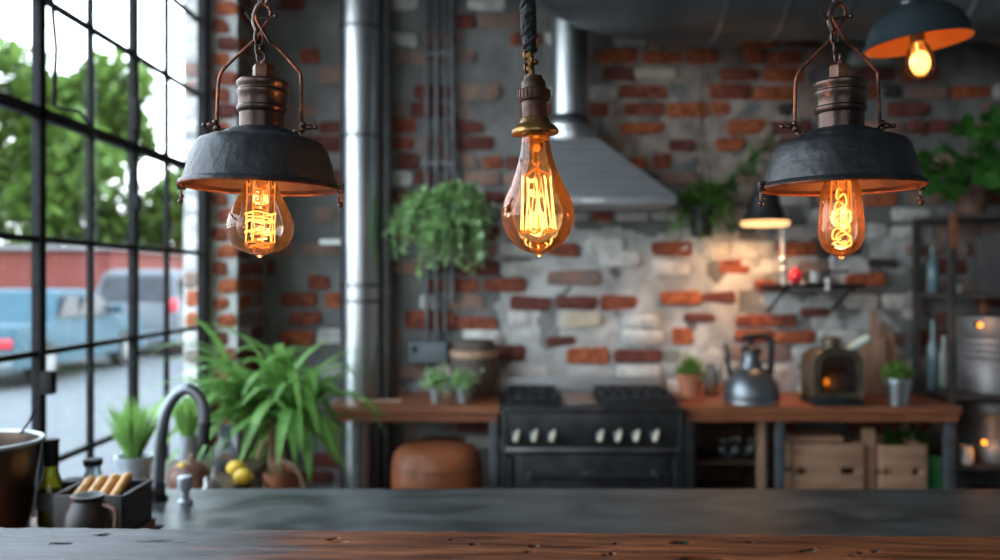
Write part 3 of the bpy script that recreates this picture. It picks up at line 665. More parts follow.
# slate enamel pendant, top right
d = 2.3; s = d/F; cx = (918-500)*s; zr = EYE+(280-43)*s
t = thing('enamel_pendant_lamp', (cx, d, zr), 'slate enamel pendant lamp with a bulb-lit orange inside, hanging at the top right corner', 'lamp')
pr = [(.136, -.003), (.138, .0), (.134, .004), (.128, .030), (.112, .062), (.085, .086), (.055, .100), (.036, .106), (.034, .125), (.028, .14), (.012, .145)]
MB().shell(pr, (cx, d, zr), 48).build('shade', M['enamel_blue'], t)
part(MB().shell([(r-.003, z-.003) if i else (.135, -.003) for i, (r, z) in enumerate(pr[:8])]+[(.012, .10)], (cx, d, zr), 48).build('shade_lining', M['lining_lit'], t), 'inside of the shade in the orange of its bulb light')
MB().tube([(cx, d, zr+.14), (cx, d, CZ+.01)], .004, 8).build('cord', M['braid'], t)
MB().lathe([(.015, .0), (.018, .004), (.018, .10), (0, .10)], (cx, d, zr), 20).build('socket', M['brass'], t)
b = MB().shell([(.018, .002), (.030, -.02), (.036, -.045), (.036, -.066), (.030, -.082), (.018, -.093), (0, -.097)], (cx, d, zr), 32).build('bulb', M['g_amber'], t)
f = MB().ball((cx, d, zr-.052), .025, 12, (1, 1, 1.25)); f.tube([(cx-.004, d, zr), (cx-.004, d, zr-.04)], .002, 6).build('filament', M['fil_w'], b)
point('bulb_light', (cx, d, zr-.045), 2.2, (1, .50, .18), t, .025)
t.rotation_euler = (0, R(-6), 0)

# ------------------------------------------------------------------ foreground bar and steel island
mb = MB(); NX2, NY2 = 420, 60; bx0, bx1, by0, by1, bz = -1.35, 1.35, 1.18, 1.56, 1.10
gou = [(-.72, 1.512, .016, .0045, .1), (-.60, 1.475, .05, .003, 0), (-.30, 1.500, .011, .004, .2), (-.285, 1.482, .014, .004, 0), (-.05, 1.478, .006, .004, 0), (.055, 1.47, .008, .005, 0), (.045, 1.44, .007, .004, 0), (.20, 1.492, .006, .004, 0), (.305, 1.50, .007, .012, -.9), (.318, 1.50, .007, .012, -.9), (.52, 1.463, .020, .004, .5), (-.77, 1.46, .02, .004, 0), (.335, 1.405, .045, .02, 0), (-.95, 1.5, .02, .003, 0), (-.09, 1.505, .005, .003, 0), (.18, 1.43, .012, .003, .3), (.44, 1.505, .012, .003, .3), (.6, 1.45, .02, .002, .6), (.63, 1.46, .02, .002, .6)]
def gd(x, y):
    m = 0
    for (gx, gy, a, b_, r) in gou:
        dx, dy = x-gx, y-gy; u = dx*math.cos(r)+dy*math.sin(r); v = -dx*math.sin(r)+dy*math.cos(r)
        e = 1-(u/a)**2-(v/b_)**2
        if e > 0: m = max(m, min(1, e*2))
    return m
vs = []; 
for i in range(NX2+1):
    for j in range(NY2+1):
        x = bx0+(bx1-bx0)*i/NX2; t_ = j/NY2; y = by0+(by1-by0)*t_
        if j == NY2: y += .003*noise.noise(Vector((x*14, 3, 0)))-.002*abs(noise.noise(Vector((x*50, 8, 0))))
        h = .0012*noise.fractal(Vector((x*3, y*40, 0)), .8, 2, 4)
        if j >= NY2-1: h -= .003*(j-NY2+2)*(.4+abs(noise.noise(Vector((x*18, 1, 5)))))
        h -= .012*gd(x, y); vs.append((x, y, bz+h))
fs = [(i*(NY2+1)+j, (i+1)*(NY2+1)+j, (i+1)*(NY2+1)+j+1, i*(NY2+1)+j+1) for i in range(NX2) for j in range(NY2)]
mb.add(vs, fs)
mb.mi = [1 if gd(bx0+(bx1-bx0)*(i+.5)/NX2, by0+(by1-by0)*(j+.5)/NY2) > .25 else 0 for i in range(NX2) for j in range(NY2)]
n0 = len(mb.v); mb.use(0)
mb.box(bx0, bx1, by0, by1-.004, bz-.06, bz-.018)
edge = [vs[i*(NY2+1)+NY2] for i in range(NX2+1)]
mb.add(edge+[(x, y-.002, bz-.05) for x, y, z in edge], [(i, i+1, NX2+2+i, NX2+1+i) for i in range(NX2)])
edge = [vs[i*(NY2+1)] for i in range(NX2+1)]
mb.add(edge+[(x, y, bz-.05) for x, y, z in edge], [(i, i+1, NX2+2+i, NX2+1+i) for i in range(NX2)])
t = thing('bar_counter', (0, 1.36, 0), 'old scarred wooden bar top along the bottom edge of the picture', 'counter')
part(mb.build('bar_top', [M['bar'], M['char']], t), 'scarred top, grey at the left and brown at the right')
MB().box(bx0+.05, bx1-.05, 1.24, 1.50, 0, bz-.058, .004).build('bar_front', M['darkwood'], t)
t.rotation_euler = (0, 0, R(-1.9))

t = thing('steel_island', (.4, 2.1, 0), 'long worn steel island worktop behind the wooden bar', 'kitchen island')
poly = [(-.900, 1.66), (2.6, 1.66), (2.6, 2.685), (-1.14, 2.685), (-1.14, 2.29), (-.900, 2.29)]
MB().prism(poly, .865, .90).build('worktop', M['worktop'], t)
MB().box(-.85, 2.5, 1.75, 2.6, .05, .864, .004).build('cabinet_body', M['range'], t)
for x in (-.8, 2.45):
    for y in (1.8, 2.55): MB().cyl((x, y, 0), (x, y, .06), .025).build('foot', M['steel_dark'], t)
# tap
d = 2.55; t = thing('tap', P(158, 500, d), 'tall dark gooseneck kitchen tap on the left end of the steel island', 'tap'); t.location.z = .90
pp = [P(158, 498, d), P(159, 470, d), P(161, 440, d), P(166, 412, d), P(176, 395, d), P(188, 389, d), P(199, 397, d), P(204, 411, d), P(204.5, 425, d)]
MB().tube(smooth_path(pp, 6), .0172, 18).build('spout', M['pewter'], t)
part(MB().cyl(P(204.5, 422, d), P(204, 427, d), .020).cyl(P(204.3, 427, d), P(203.5, 444, d), .0175).build('nozzle', M['range'], t), 'dark nozzle')
a = P(158, 492, d); MB().lathe([(.030, 0), (.030, .008), (.022, .014), (.022, .05), (0, .05)], (a.x, d, .90), 24).ball((a.x+.0, d-.014, .93), .026, 14).tube([(a.x, d, .945), (a.x-.05, d-.01, .965)], [.012, .008], 10).build('base', M['range'], t)
a = P(185, 500, 2.5); t = tag(MB().lathe([(.022, 0), (.022, .012), (.013, .018), (.013, .040), (.021, .046), (.022, .050), (.022, .080), (.018, .084), (0, .085)], (a.x, 2.5, .90), 24).build('soap_dispenser', M['potmetal']), 'short chrome soap dispenser just right of the tap', 'soap dispenser')

# side table with bottles at the left
TZ = .93
t = thing('side_table', (-1.25, 2.1, 0), 'small dark wooden side table at the left under the window', 'table')
part(MB().box(-1.53, -.914, 1.85, 2.26, TZ-.03, TZ, .004).build('tabletop', M['wood_top'], t), 'brown tabletop')
for x in (-1.50, -.94):
    for y in (1.9, 2.24): MB().box(x-.02, x+.02, y-.02, y+.02, 0, TZ-.031).build('leg', M['darkwood'], t)
d = 2.12; s = d/F
c = ((37-500)*s-.155, d, TZ)
t = thing('bucket', c, 'dark metal bucket with a pale rim at the far left edge', 'bucket')
MB().lathe([(.118, 0), (.122, .004), (.150, .225), (.146, .225), (.116, .012), (0, .010)], c, 40).build('body', mat('bucket_metal', (.035, .03, .03), .32, .8, (.14, .09, .06), 3), t)
part(MB().tube([(c[0]+.150*math.cos(2*PI*i/40), d+.150*math.sin(2*PI*i/40), TZ+.226) for i in range(40)], .0055, 8, True).build('rim', M['potmetal'], t), 'pale metal rim')
MB().tube(smooth_path([(c[0]+.03, d+.145, TZ+.22), (c[0]+.08, d+.10, TZ+.26), (c[0]+.125, d+.04, TZ+.30)], 5), .003, 6).build('handle', M['iron'], t)
def lath(name, prof_, c, m, parent=None, n=28): return MB().lathe(prof_, c, n).build(name, m, parent)
c = ((51.5-500)/F*2.2, 2.2, TZ)
t = thing('bottle', c, 'olive glass bottle with a black neck foil and dark label', 'bottle')
MB().lathe([(.030, 0), (.034, .005), (.034, .075), (.031, .095), (.021, .120), (.0170, .135), (.0165, .205), (0, .205)], c, 28).build('glass', M['g_olive'], t)
part(lath('neck_foil', [(.0178, .150), (.0178, .208), (.019, .209), (.019, .218), (0, .218)], c, M['iron'], t), 'black neck foil')
part(MB().shell([(.0346, .040), (.0346, .085)], c, 28).build('bottle_label', M['paper'], t), 'dark paper label')
part(lath('liquid', [(.0325, .003), (.0325, .036), (0, .036)], c, mat('olive_oil', (.35, .32, .02), .3, 0, (.45, .40, .03), 5), t), 'yellow oil')
jars = [((75, 2.25), .030, .085, 'short glass jar with a black lid beside the olive bottle', .12), ((93, 2.29), .024, .130, 'taller glass jar with a black lid behind the short one', .16)]
for (px, dd), r, h, lab, _ in jars:
    c = ((px-500)/F*dd, dd, TZ); t = thing('glass_jar', c, lab, 'jar', None)
    lath('glass', [(r*.9, 0), (r, .004), (r, h*.8), (r*.8, h*.9), (r*.8, h), (0, h)], c, M['g_jar'], t)
    lath('lid', [(r*.95, h), (r*1.02, h+.003), (r*1.02, h+.018), (0, h+.020)], c, M['iron'], t)
    lath('contents', [(r*.85, .004), (r*.85, h*.45), (0, h*.47)], c, M['white'] if h < .1 else M['bluejar'], t)
c = ((90-500)/F*1.98, 1.97, TZ)
t = thing('jug', c, 'small round black jug with brown blotches in front of the glass jars', 'jug')
MB().lathe([(.030, 0), (.044, .012), (.053, .055), (.048, .095), (.034, .120), (.037, .132), (.030, .132), (0, .11)], c, 28).build('body', mat('blotched_glaze', (.008, .007, .007), .45, 0, (.16, .07, .045), 16, lo=.55, hi=.62), t)
MB().tube(smooth_path([(c[0]+.040, 1.96, TZ+.112), (c[0]+.072, 1.95, TZ+.10), (c[0]+.070, 1.95, TZ+.055), (c[0]+.048, 1.96, TZ+.035)], 5), .005, 8).build('handle', M['clay_dark'], t)
# black crate
t = thing('utensil_crate', (-.98, 2.2, TZ), 'black open crate at the left end of the steel island, beside the tap', 'crate')
mb = MB(); x0, x1, y0, y1 = -1.095, -.916, 2.07, 2.24; h = .105
mb.box(x0, x1, y0, y0+.008, TZ, TZ+h, .002).box(x0, x1, y1-.008, y1, TZ, TZ+h, .002).box(x0, x0+.008, y0, y1, TZ, TZ+h, .002).box(x1-.008, x1, y0, y1, TZ, TZ+h, .002).box(x0, x1, y0, y1, TZ, TZ+.008)
mb.build('crate_body', M['blackpot'], t)
for i, (lab) in enumerate(('leftmost', 'second from left', 'third from left', 'rightmost')):
    xx = -1.066+i*.032
    o = MB().tube([(xx, y0+.030, TZ+.070), (xx, y1-.03, TZ+.108+.003*i)], [.012, .0125], 10).ball((xx, y1-.03, TZ+.108+.003*i), .0135, 10, (1, 1.6, .9)).build('wooden_utensil', M['gold'])
    tag(o, lab+' of the four golden wooden utensils lying in the black crate', 'utensil', 'golden utensils in the black crate')

# plant bench by the window
BZ = .80
t = thing('plant_bench', (-1.25, 3.1, 0), 'dark wooden plant bench under the window behind the tap', 'bench')
MB().box(-1.53, -.98, 2.80, 3.60, BZ-.035, BZ, .004).build('bench_top', M['darkwood'], t)
for x in (-1.50, -1.02):
    for y in (2.84, 3.56): MB().box(x-.02, x+.02, y-.02, y+.02, 0, BZ-.036).build('leg', M['darkwood'], t)
c = ((134-500)/F*3.05, 3.05, BZ)
t = thing('potted_herb', c, 'upright grassy green plant in a zinc pot on the bench, left of the tap', 'potted plant')
pot(c, .052, .062, .13, M['potmetal'], t); grass((c[0], c[1], BZ+.11), 170, .22, .013, .55, M['leaf_l'], t, 5, .25)
c = ((188-500)/F*3.45, 3.45, BZ)
t = thing('potted_herb', c, 'upright green plant in a small zinc pot, seen through the arch of the tap', 'potted plant')
pot(c, .033, .038, .13, M['potmetal'], t); grass((c[0], c[1], BZ+.11), 120, .19, .014, .45, M['leaf_l'], t, 6, .25)
c = P(189, 470, 3.0); c.z = BZ+.062
t = thing('squash', (c.x, c.y, BZ), 'round brown squash on the bench behind the soap dispenser', 'squash')
MB().ball(c, .072, 18, (1, 1, .86)).build('body', M['gourd'], t); part(MB().ball((c.x-.01, c.y-.03, c.z+.050), .018, 8, (1, 1, .6)).build('spot', M['yellow'], t), 'yellow blossom end'); MB().tube([(c.x, c.y, c.z+.055), (c.x+.012, c.y, c.z+.085)], [.008, .006], 8).build('stalk', M['trunk'], t)
for px, dd, r, lab in ((206, 2.90, .027, 'white garlic bulb beside the brown squash, nearer the tap'), (214, 3.1, .024, 'white garlic bulb farther right of the brown squash')):
    c = ((px-500)/F*dd, dd, BZ); t = thing('garlic_bulb', c, lab, 'garlic', 'garlic bulbs')
    lath('bulb', [(0, 0), (r*.7, .004), (r, r*.7), (r*.85, r*1.3), (r*.3, r*2.0), (r*.2, r*3.2), (0, r*3.2)], c, M['white'], t, 14)
for px, dd, lab in ((236, 3.3, 'left of two yellow lemons on the bench by the spider plant'), (243, 3.15, 'right of two yellow lemons on the bench by the spider plant')):
    c = ((px-500)/F*dd, dd, BZ+.030); tag(MB().ball(c, .030, 12, (1.2, 1, 1)).ball((c[0]+.036, c[1], c[2]), .007, 6).build('lemon', M['yellow']), lab, 'lemon', 'lemons on the bench')
c = P(225, 440, 3.4); c = (c.x, 3.4, BZ)
t = thing('vase', c, 'tall pale glass vase on the bench below the spider plant leaves', 'vase')
lath('glass', [(.030, 0), (.04, .01), (.045, .07), (.025, .12), (.022, .16), (.030, .18), (.026, .18), (.018, .14), (0, .13)], c, M['g_jar'], t)

# spider plant
d = 3.95; cx = (276-500)/F*d
t = thing('spider_plant', (cx, d, 0), 'big spider plant with long arching leaves beside the brick pier', 'potted plant')
pot((cx, d, .38), .075, .10, .30, M['terracotta'], t)
st = MB()
for k in range(3):
    a = k*2*PI/3; st.tube([(cx+.13*math.cos(a), d+.13*math.sin(a), 0), (cx+.08*math.cos(a), d+.08*math.sin(a), .38)], .009, 8)
st.lathe([(0, .365), (.10, .365), (.10, .38), (0, .38)], (cx, d, 0), 24).build('plant_stand', M['iron'], t)
cr = Vector((cx, d, .90)); st = MB()
for k in range(3): st.tube([(cx+.02*k-.02, d, .62), (cx+.03*(k-1), d+.01*k, .95)], [.014, .010], 8)
st.build('stem', M['trunk'], t)
q = random.Random(11); f1 = MB(); f2 = MB()
for k in range(150):
    a = q.uniform(0, 2*PI); tl = .40+1.05*q.random(); L = q.uniform(.36, .64)*(1-.1*math.cos(a))
    dv = Vector((math.cos(a)*math.sin(tl), math.sin(a)*math.sin(tl)*.8, math.cos(tl)))
    base = cr+Vector((q.gauss(0, .09), q.gauss(0, .04), q.uniform(-.05, .14)))
    (f1 if q.random() < .6 else f2).leaf(base, dv, L, q.uniform(.034, .052), droop=q.uniform(1.1, 2.3)*(.5+tl*.5), seg=8, fold=.35)
f1.build('foliage', M['leaf'], t); part(f2.build('young_foliage', M['leaf_l'], t), 'lighter young leaves')
s2 = MB(); s2.tube(smooth_path([P(267, 488, 3.7), P(258, 470, 3.7), P(262, 445, 3.72), P(272, 440, 3.75)], 5), [.012]*16, 8); s2.tube(smooth_path([P(262, 470, 3.7), P(285, 462, 3.7), P(300, 475, 3.7), P(306, 500, 3.7)], 5), .009, 8)
s2.tube([P(267, 488, 3.7), (P(267, 488, 3.7).x+.03, 3.8, .5), (cx-.03, d, .62)], .010, 8).build('dry_stalk', M['trunk'], t)

# ------------------------------------------------------------------ left duct, conduits, meter box
def duct(name, cx, cy, r, z0, z1, bands, label, m=M['steel']):
    t = thing(name, (cx, cy, z0), label, 'duct')
    MB().lathe([(r, z0), (r, z1), (0, z1)][::-1][::-1], (cx, cy, 0), 48).build('pipe', m, t)
    for z in bands: MB().lathe([(r+.001, z-.012), (r+.009, z-.010), (r+.009, z-.002), (r+.003, z), (r+.009, z+.002), (r+.009, z+.010), (r+.001, z+.012)], (cx, cy, 0), 48).build('clamp_band', M['steel_dark'], t)
    return t
duct('ventilation_duct', (360-500)/F*4.88, 4.88, .111, 0, CZ, (1.44, 1.53, 2.378, 3.0), 'wide shiny galvanised duct rising from floor to ceiling, left of the counter')
duct('ventilation_pipe', (386-500)/F*5.0, 4.99, .036, 0, CZ, (1.5, 2.40), 'narrow dull pipe tight behind the right side of the wide duct', M['hduct'])
for i, (px, pb, lab) in enumerate(((427, 345, 'leftmost'), (436.5, 345, 'second from left'), (445, 330, 'third from left'), (452, 300, 'rightmost'))):
    x = (px-500)/F*5.04; z = EYE-(pb-280)/F*5.04; r = .013 if i != 2 else .009
    b = MB(); pts = [(x, 5.04, CZ+.005), (x, 5.04, 2.9), (x+(.012 if i > 1 else 0), 5.04, 2.2), (x, 5.04, z-.01)]
    b.tube(pts, r, 10)
    for zz in (2.9, 2.25, 1.7): b.box(x-r*2.2, x+r*2.2, 5.03, 5.085, zz-.012, zz+.012, .003)
    tag(b.build('conduit', M['greyrod']), lab+' of the four thin grey conduits running down the wall', 'pipe', 'conduits on the back wall')
t = thing('junction_box', P(428, 352, 5.02), 'grey electrical junction box under the thin conduits', 'junction box')
a = P(409, 363, 5.0); b_ = P(447, 342, 5.0)
MB().box(a.x, b_.x, 4.98, 5.09, a.z, b_.z, .008).build('case', M['box_grey'], t)
part(MB().cyl((a.x+.035, 4.975, b_.z-.04), (a.x+.035, 4.99, b_.z-.04), .018).build('knob', M['iron'], t), 'black knob')
MB().tube(smooth_path([(a.x+.12, 5.03, a.z+.01), (a.x+.11, 5.03, a.z-.06), (a.x+.03, 5.02, a.z-.13), (a.x-.03, 5.02, .905)], 5), .012, 8).build('feed_pipe', M['greyrod'], t)
a = P(320, 242, 5.03); t = thing('wall_tube_light', a, 'tiny white tube fitting on the grey wall left of the wide duct', 'light fitting')
MB().tube([(a.x, 5.03, a.z), (a.x+.13, 5.03, a.z)], .016, 12).build('tube', M['led'], t); MB().box(a.x, a.x+.13, 5.04, 5.10, a.z-.012, a.z+.012, .003).build('bracket', M['potmetal'], t)

# ------------------------------------------------------------------ back counters
FZ = .894; FY = 4.47
def counter(x0, x1, poly, label, posts, shelf=None):
    t = thing('wooden_counter', ((x0+x1)/2, 4.77, 0), label, 'counter')
    top = MB(); top.prism(poly, FZ-.038, FZ); 
    ap = [(p[0]+(.012 if p[0] < (x0+x1)/2 else -.012), p[1]+(.012 if p[1] < 4.7 else -.004)) for p in poly]
    top.prism(ap, FZ-.080, FZ-.042); top.build('worktop', M['wood_top'], t)
    for x in posts:
        for y in (4.52, 5.02): MB().box(x-.022, x+.022, y-.022, y+.022, 0, FZ-.081, .003).build('leg', M['greyrod'], t)
    if shelf: MB().box(x0+.03, x1-.03, 4.50, 5.05, .35, .375, .002).build('lower_shelf', M['darkwood'], t)
    return t
counter(-.905, -.003, [(-.905, FY), (-.003, FY), (-.003, 5.07), (-.58, 5.07), (-.58, 4.74), (-.905, 4.74)], 'left wooden counter with steel legs between the wide duct and the stove', (-.765, -.035))
counter(.965, 2.43, [(.965, FY), (2.43, FY), (2.43, 5.07), (.965, 5.07)], 'right wooden counter with steel legs and crates beneath, right of the stove', (1.0, 1.485, 2.385), True)
# stool
c = ((437-500)/F*4.5, 4.5, 0)
t = thing('leather_stool', c, 'round tan leather drum stool under the left counter', 'stool')
MB().lathe([(.225, .06), (.238, .09), (.240, .50), (.236, .60), (.225, .645), (.200, .675), (.15, .690), (.08, .695), (0, .695)], c, 48).build('seat', M['leather'], t)
part(MB().tube([(c[0]+.2385*math.cos(2*PI*i/48), 4.5+.2385*math.sin(2*PI*i/48), .585) for i in range(48)], .0035, 6, True).build('seam', M['clay_dark'], t), 'dark stitched seam')
part(MB().box(c[0]-.165, c[0]-.06, 4.5-.236, 4.5-.19, .475, .505, .010).build('handle_slot', M['char'], t), 'dark handle slot')
MB().lathe([(.19, 0), (.2, .06), (0, .06)], c, 32).build('base', M['darkwood'], t)
# barrel
c = ((474-500)/F*4.88, 4.88, FZ)
t = thing('wooden_barrel', c, 'dark wooden tub with a lighter wooden lid band on the left counter', 'barrel')
MB().lathe([(.115, 0), (.13, .04), (.137, .12), (.135, .22), (.125, .27), (0, .27)], c, 32).build('body', M['barrelw'], t)
part(MB().lathe([(.130, .225), (.139, .228), (.139, .262), (.130, .265)], c, 32).build('lid_band', M['board'], t), 'lighter wooden band')
MB().lathe([(.122, .27), (.122, .30), (.112, .32), (0, .32)], c, 32).build('lid', M['barrelw'], t)
for px, r, lab, seed in ((436, .030, 'left of two small zinc pots with pale bushy herbs, beside the barrel', 31), (463, .036, 'right of two small zinc pots with pale bushy herbs, beside the barrel', 32)):
    c = ((px-500)/F*4.6, 4.6, FZ); t = thing('potted_herb', c, lab, 'potted plant', 'herb pots on the left counter')
    pot(c, r*.8, r, .085, M['potmetal'], t); bush((c[0], c[1], FZ+.085), (.085, .06, .11), 420, .026, .018, M['leaf_p'], t, seed, 4, .06)
t = thing('wooden_spoon', P(382, 396, 4.62), 'wooden spoon lying on the left counter by the wide duct', 'spoon'); t.location.z = FZ
MB().tube([(P(372, 396, 4.6).x, 4.60, FZ+.012), (P(402, 396, 4.6).x, 4.58, FZ+.012)], [.008, .010], 8).build('handle', M['board'], t)
MB().ball((P(367, 396, 4.6).x-.02, 4.60, FZ+.012), .03, 10, (1.6, 1, .4)).build('bowl', M['board'], t)
# hanging ivy left
def trailing(px, py, d, label, potr, poth, potm, rad, n, leafm_, seed, trail, tl, L=.04, w=.03, parent_hook=True, up=0):
    a = P(px, py, d); t = thing('hanging_plant', a, label, 'hanging plant')
    pot((a.x, a.y, a.z-poth), potr*.8, potr, poth, potm, t)
    bush((a.x, a.y, a.z), rad, n, L, w, leafm_, t, seed, trail, tl)
    h = MB(); top = CZ
    for k in range(3):
        an = k*2*PI/3+.4; h.tube([(a.x+potr*math.cos(an), a.y+potr*math.sin(an), a.z-.01), (a.x, a.y, a.z+.55)], .0022, 5)
    h.tube([(a.x, a.y, a.z+.55), (a.x, a.y, CZ+.005)], .0022, 5); h.build('hanger', M['iron'], t)
    return t, a
t, a = trailing(456, 205, 4.86, 'bushy light green trailing plant in a dark hanging pot in front of the conduits', .062, .14, M['blackpot'], (.19, .12, .12), 800, M['leaf_p'], 41, 40, .46, .055, .040)
t2 = bush((a.x-.17, a.y, a.z-.03), (.15, .10, .12), 550, .055, .040, M['leaf_p'], t, 47, 22, .34, name='side_foliage')
t, a = trailing(702, 207, 4.84, 'green trailing plant in a dark hanging pot to the right of the hood', .075, .17, M['blackpot'], (.19, .10, .16), 1000, M['leaf'], 43, 28, .26, .042, .026)
q = random.Random(5); f = MB(); base = Vector((a.x+.03, a.y, a.z)); tip = P(768, 146, 4.9)
f.tube(smooth_path([base, base.lerp(tip, .5)+Vector((0, 0, .03)), tip], 5), .004, 6)
for k in range(130):
    p = base.lerp(tip, q.uniform(.05, 1)); f.leaf(p, (q.gauss(.4, .7), q.gauss(0, .5), q.gauss(.2, .7)), q.uniform(.06, .13), .022, seg=2, droop=.4)
f.tube(smooth_path([base, P(697, 243, 4.8), P(702, 256, 4.8), P(714, 266, 4.8)], 5), .002, 5)
for k in range(12): f.leaf(P(695+1.6*k, 241+2.1*k, 4.8), (q.gauss(0, 1), 0, q.gauss(0, 1)), .035, .022, seg=2)
f.build('branch', M['leaf_d'], t)

# ------------------------------------------------------------------ stove
SX0, SX1, SY0, SY1 = .008, .955, 4.42, 5.05
t = thing('range_cooker', ((SX0+SX1)/2, 4.75, 0), 'wide dark range cooker with cream knobs in the middle of the back wall', 'stove')
b = MB(); b.box(SX0, SX1, SY0+.03, SY1, .08, .885, .004).box(SX0, SX0+.03, SY0, SY0+.05, .05, .885, .003).box(SX1-.03, SX1, SY0, SY0+.05, .05, .885, .003)
b.box(SX0, SX1, SY0-.01, SY1, .872, .896, .004); b.build('body', M['range'], t)
MB().box(SX0+.035, SX1-.035, SY0-.002, SY0+.04, .70, .868, .003).build('control_panel', M['range'], t)
part(MB().box(SX0+.02, SX1-.02, SY0-.020, SY0+.03, .665, .690, .006).build('towel_rail', M['steel_dark'], t), 'steel ledge')
dr = MB().box(SX0+.07, SX1-.07, SY0-.004, SY0+.03, .12, .650, .006).build('oven_door', M['range'], t)
part(MB().box(SX0+.20, SX1-.20, SY0-.007, SY0, .22, .47, .006).build('oven_glass', M['carglass'], dr), 'black glass')
hb = MB().tube([(.155, SY0-.055, .553), (.800, SY0-.055, .553)], .013, 12).build('handle', M['cast'], dr)
for x in (.155, .445, .475, .80): part(MB().tube([(x, SY0-.06, .553), (x, SY0+.0, .553)], .017, 12).build('handle_mount', M['pewter'], dr), 'steel mount')
for x in (SX0+.045, SX1-.045): MB().box(x-.012, x+.012, SY0-.008, SY0+.02, .12, .64, .003).build('hinge_strip', M['cast'], t)
for x in (.04, .92):
    for y in (4.5, 5.0): MB().cyl((x, y, 0), (x, y, .081), .02).build('foot', M['cast'], t)
for px in (517, 535, 553, 601, 619, 637, 656):
    x = (px-500)/F*4.40
    k = MB().lathe([(.024, 0), (.024, .012), (.018, .016), (0, .016)], (0, 0, 0), 20, Matrix.Translation((x, SY0-.001, .752)) @ Matrix.Rotation(PI/2, 4, 'X')).build('knob', M['pewter'], t)
    part(MB().tube([(x-.008, SY0-.030, .730), (x, SY0-.034, .752), (x+.010, SY0-.018, .782)], [.015, .013, .008], 12).build('knob_grip', mat('cream_knob', (.55, .52, .36), .3, 0, (.7, .66, .5), 9) if px == 517 else bpy.data.materials['cream_knob'], k), 'cream grip')
# hob: cast griddle block left, steel slats in the middle, pan supports right
g = MB(); g.box(.045, .325, 4.47, 5.0, .897, .908, .004)
for i in range(5): g.box(.05+.06*i, .062+.06*i, 4.48, 4.98, .925, .945, .003)
for y in (4.50, 4.70, 4.95): g.box(.05, .32, y-.008, y+.008, .920, .945, .003)
for x in (.055, .31):
    for y in (4.5, 4.95): g.box(x-.008, x+.008, y-.008, y+.008, .905, .93)
g.build('pan_support', M['cast'], t)
for (x, y) in ((.18, 4.60), (.18, 4.85), (.66, 4.60), (.80, 4.85)):
    bn = MB().lathe([(.055, .897), (.055, .912), (.035, .914), (.035, .922), (0, .923)], (x, y, 0), 24).build('burner', M['pewter'], t)
for i in range(9): MB().box(.345, .520, 4.50+.055*i, 4.525+.055*i, .897, .908, .003).build('griddle_slat', M['board'] if i % 2 else M['steel_dark'], t)
g = MB(); g.box(.545, .935, 4.46, 5.0, .897, .908, .004)
for i in range(7): g.box(.55+.062*i, .562+.062*i, 4.48, 4.98, .925, .945, .003)
for y in (4.49, 4.72, 4.96): g.box(.55, .93, y-.009, y+.009, .918, .945, .003)
for x in (.556, .74, .922):
    for y in (4.49, 4.96): g.box(x-.008, x+.008, y-.008, y+.008, .905, .93)
g.build('pan_support', M['cast'], t)
part(MB().box(SX0, SX1, 5.03, 5.07, .88, .985, .004).build('splashback', M['hood'], t), 'pale steel upstand')
# pan on left burner
# ------------------------------------------------------------------ hood
t = thing('extractor_hood', (.42, 4.8, 1.97), 'slanted brushed steel extractor hood with a round flue above the stove', 'extractor hood')
hx0, hx1, hy0, hy1 = .075, .945, 4.55, 5.07; z0 = 1.965; tx0, tx1, ty0, ty1 = .255, .545, 4.72, 5.02; z1 = 2.345
b = MB(); b.box(hx0, hx1, hy0, hy1, z0, z0+.045, .004)
n = 8
for i in range(n):
    a, c = i/n, (i+.82)/n; l = lambda p, q_, w: p+(q_-p)*w
    q0 = [(l(hx0, tx0, a), l(hy0, ty0, a)), (l(hx1, tx1, a), l(hy0, ty0, a)), (l(hx1, tx1, a), l(hy1, ty1, a)), (l(hx0, tx0, a), l(hy1, ty1, a))]
    q1 = [(l(hx0, tx0, c), l(hy0, ty0, c)), (l(hx1, tx1, c), l(hy0, ty0, c)), (l(hx1, tx1, c), l(hy1, ty1, c)), (l(hx0, tx0, c), l(hy1, ty1, c))]
    c2 = (i+1)/n; q2 = [(l(hx0, tx0, c2), l(hy0, ty0, c2)), (l(hx1, tx1, c2), l(hy0, ty0, c2)), (l(hx1, tx1, c2), l(hy1, ty1, c2)), (l(hx0, tx0, c2), l(hy1, ty1, c2))]
    za, zb, zc = l(z0+.045, z1, a), l(z0+.045, z1, c), l(z0+.045, z1, c2)
    vs = [(x, y, za) for x, y in q0]+[(x, y, zb) for x, y in q1]+[(x+(.005 if x < .4 else -.005), y+(.006 if y < 4.9 else 0), zb+.001) for x, y in q1]+[(x, y, zc) for x, y in q2]
    b.add(vs, [(k+4*m, (k+1) % 4+4*m, (k+1) % 4+4*m+4, k+4*m+4) for k in range(4) for m in range(3)])
b.build('canopy', M['hood'], t)
fc = (.402, 4.87, 0)
MB().lathe([(.150, 2.340), (.155, 2.36), (.155, 2.40), (.145, 2.41), (.148, 2.43), (.130, 2.47), (.112, 2.50)], fc, 40).build('collar', M['steel'], t)
part(MB().lathe([(.1085, 2.49), (.1085, CZ)], fc, 40).build('flue', M['steel'], t), 'shiny round flue')
part(MB().box(.44, .56, hy0-.004, hy0+.01, z0+.012, z0+.03, .002).build('switch_panel', M['white'], t), 'small pale switch panel')
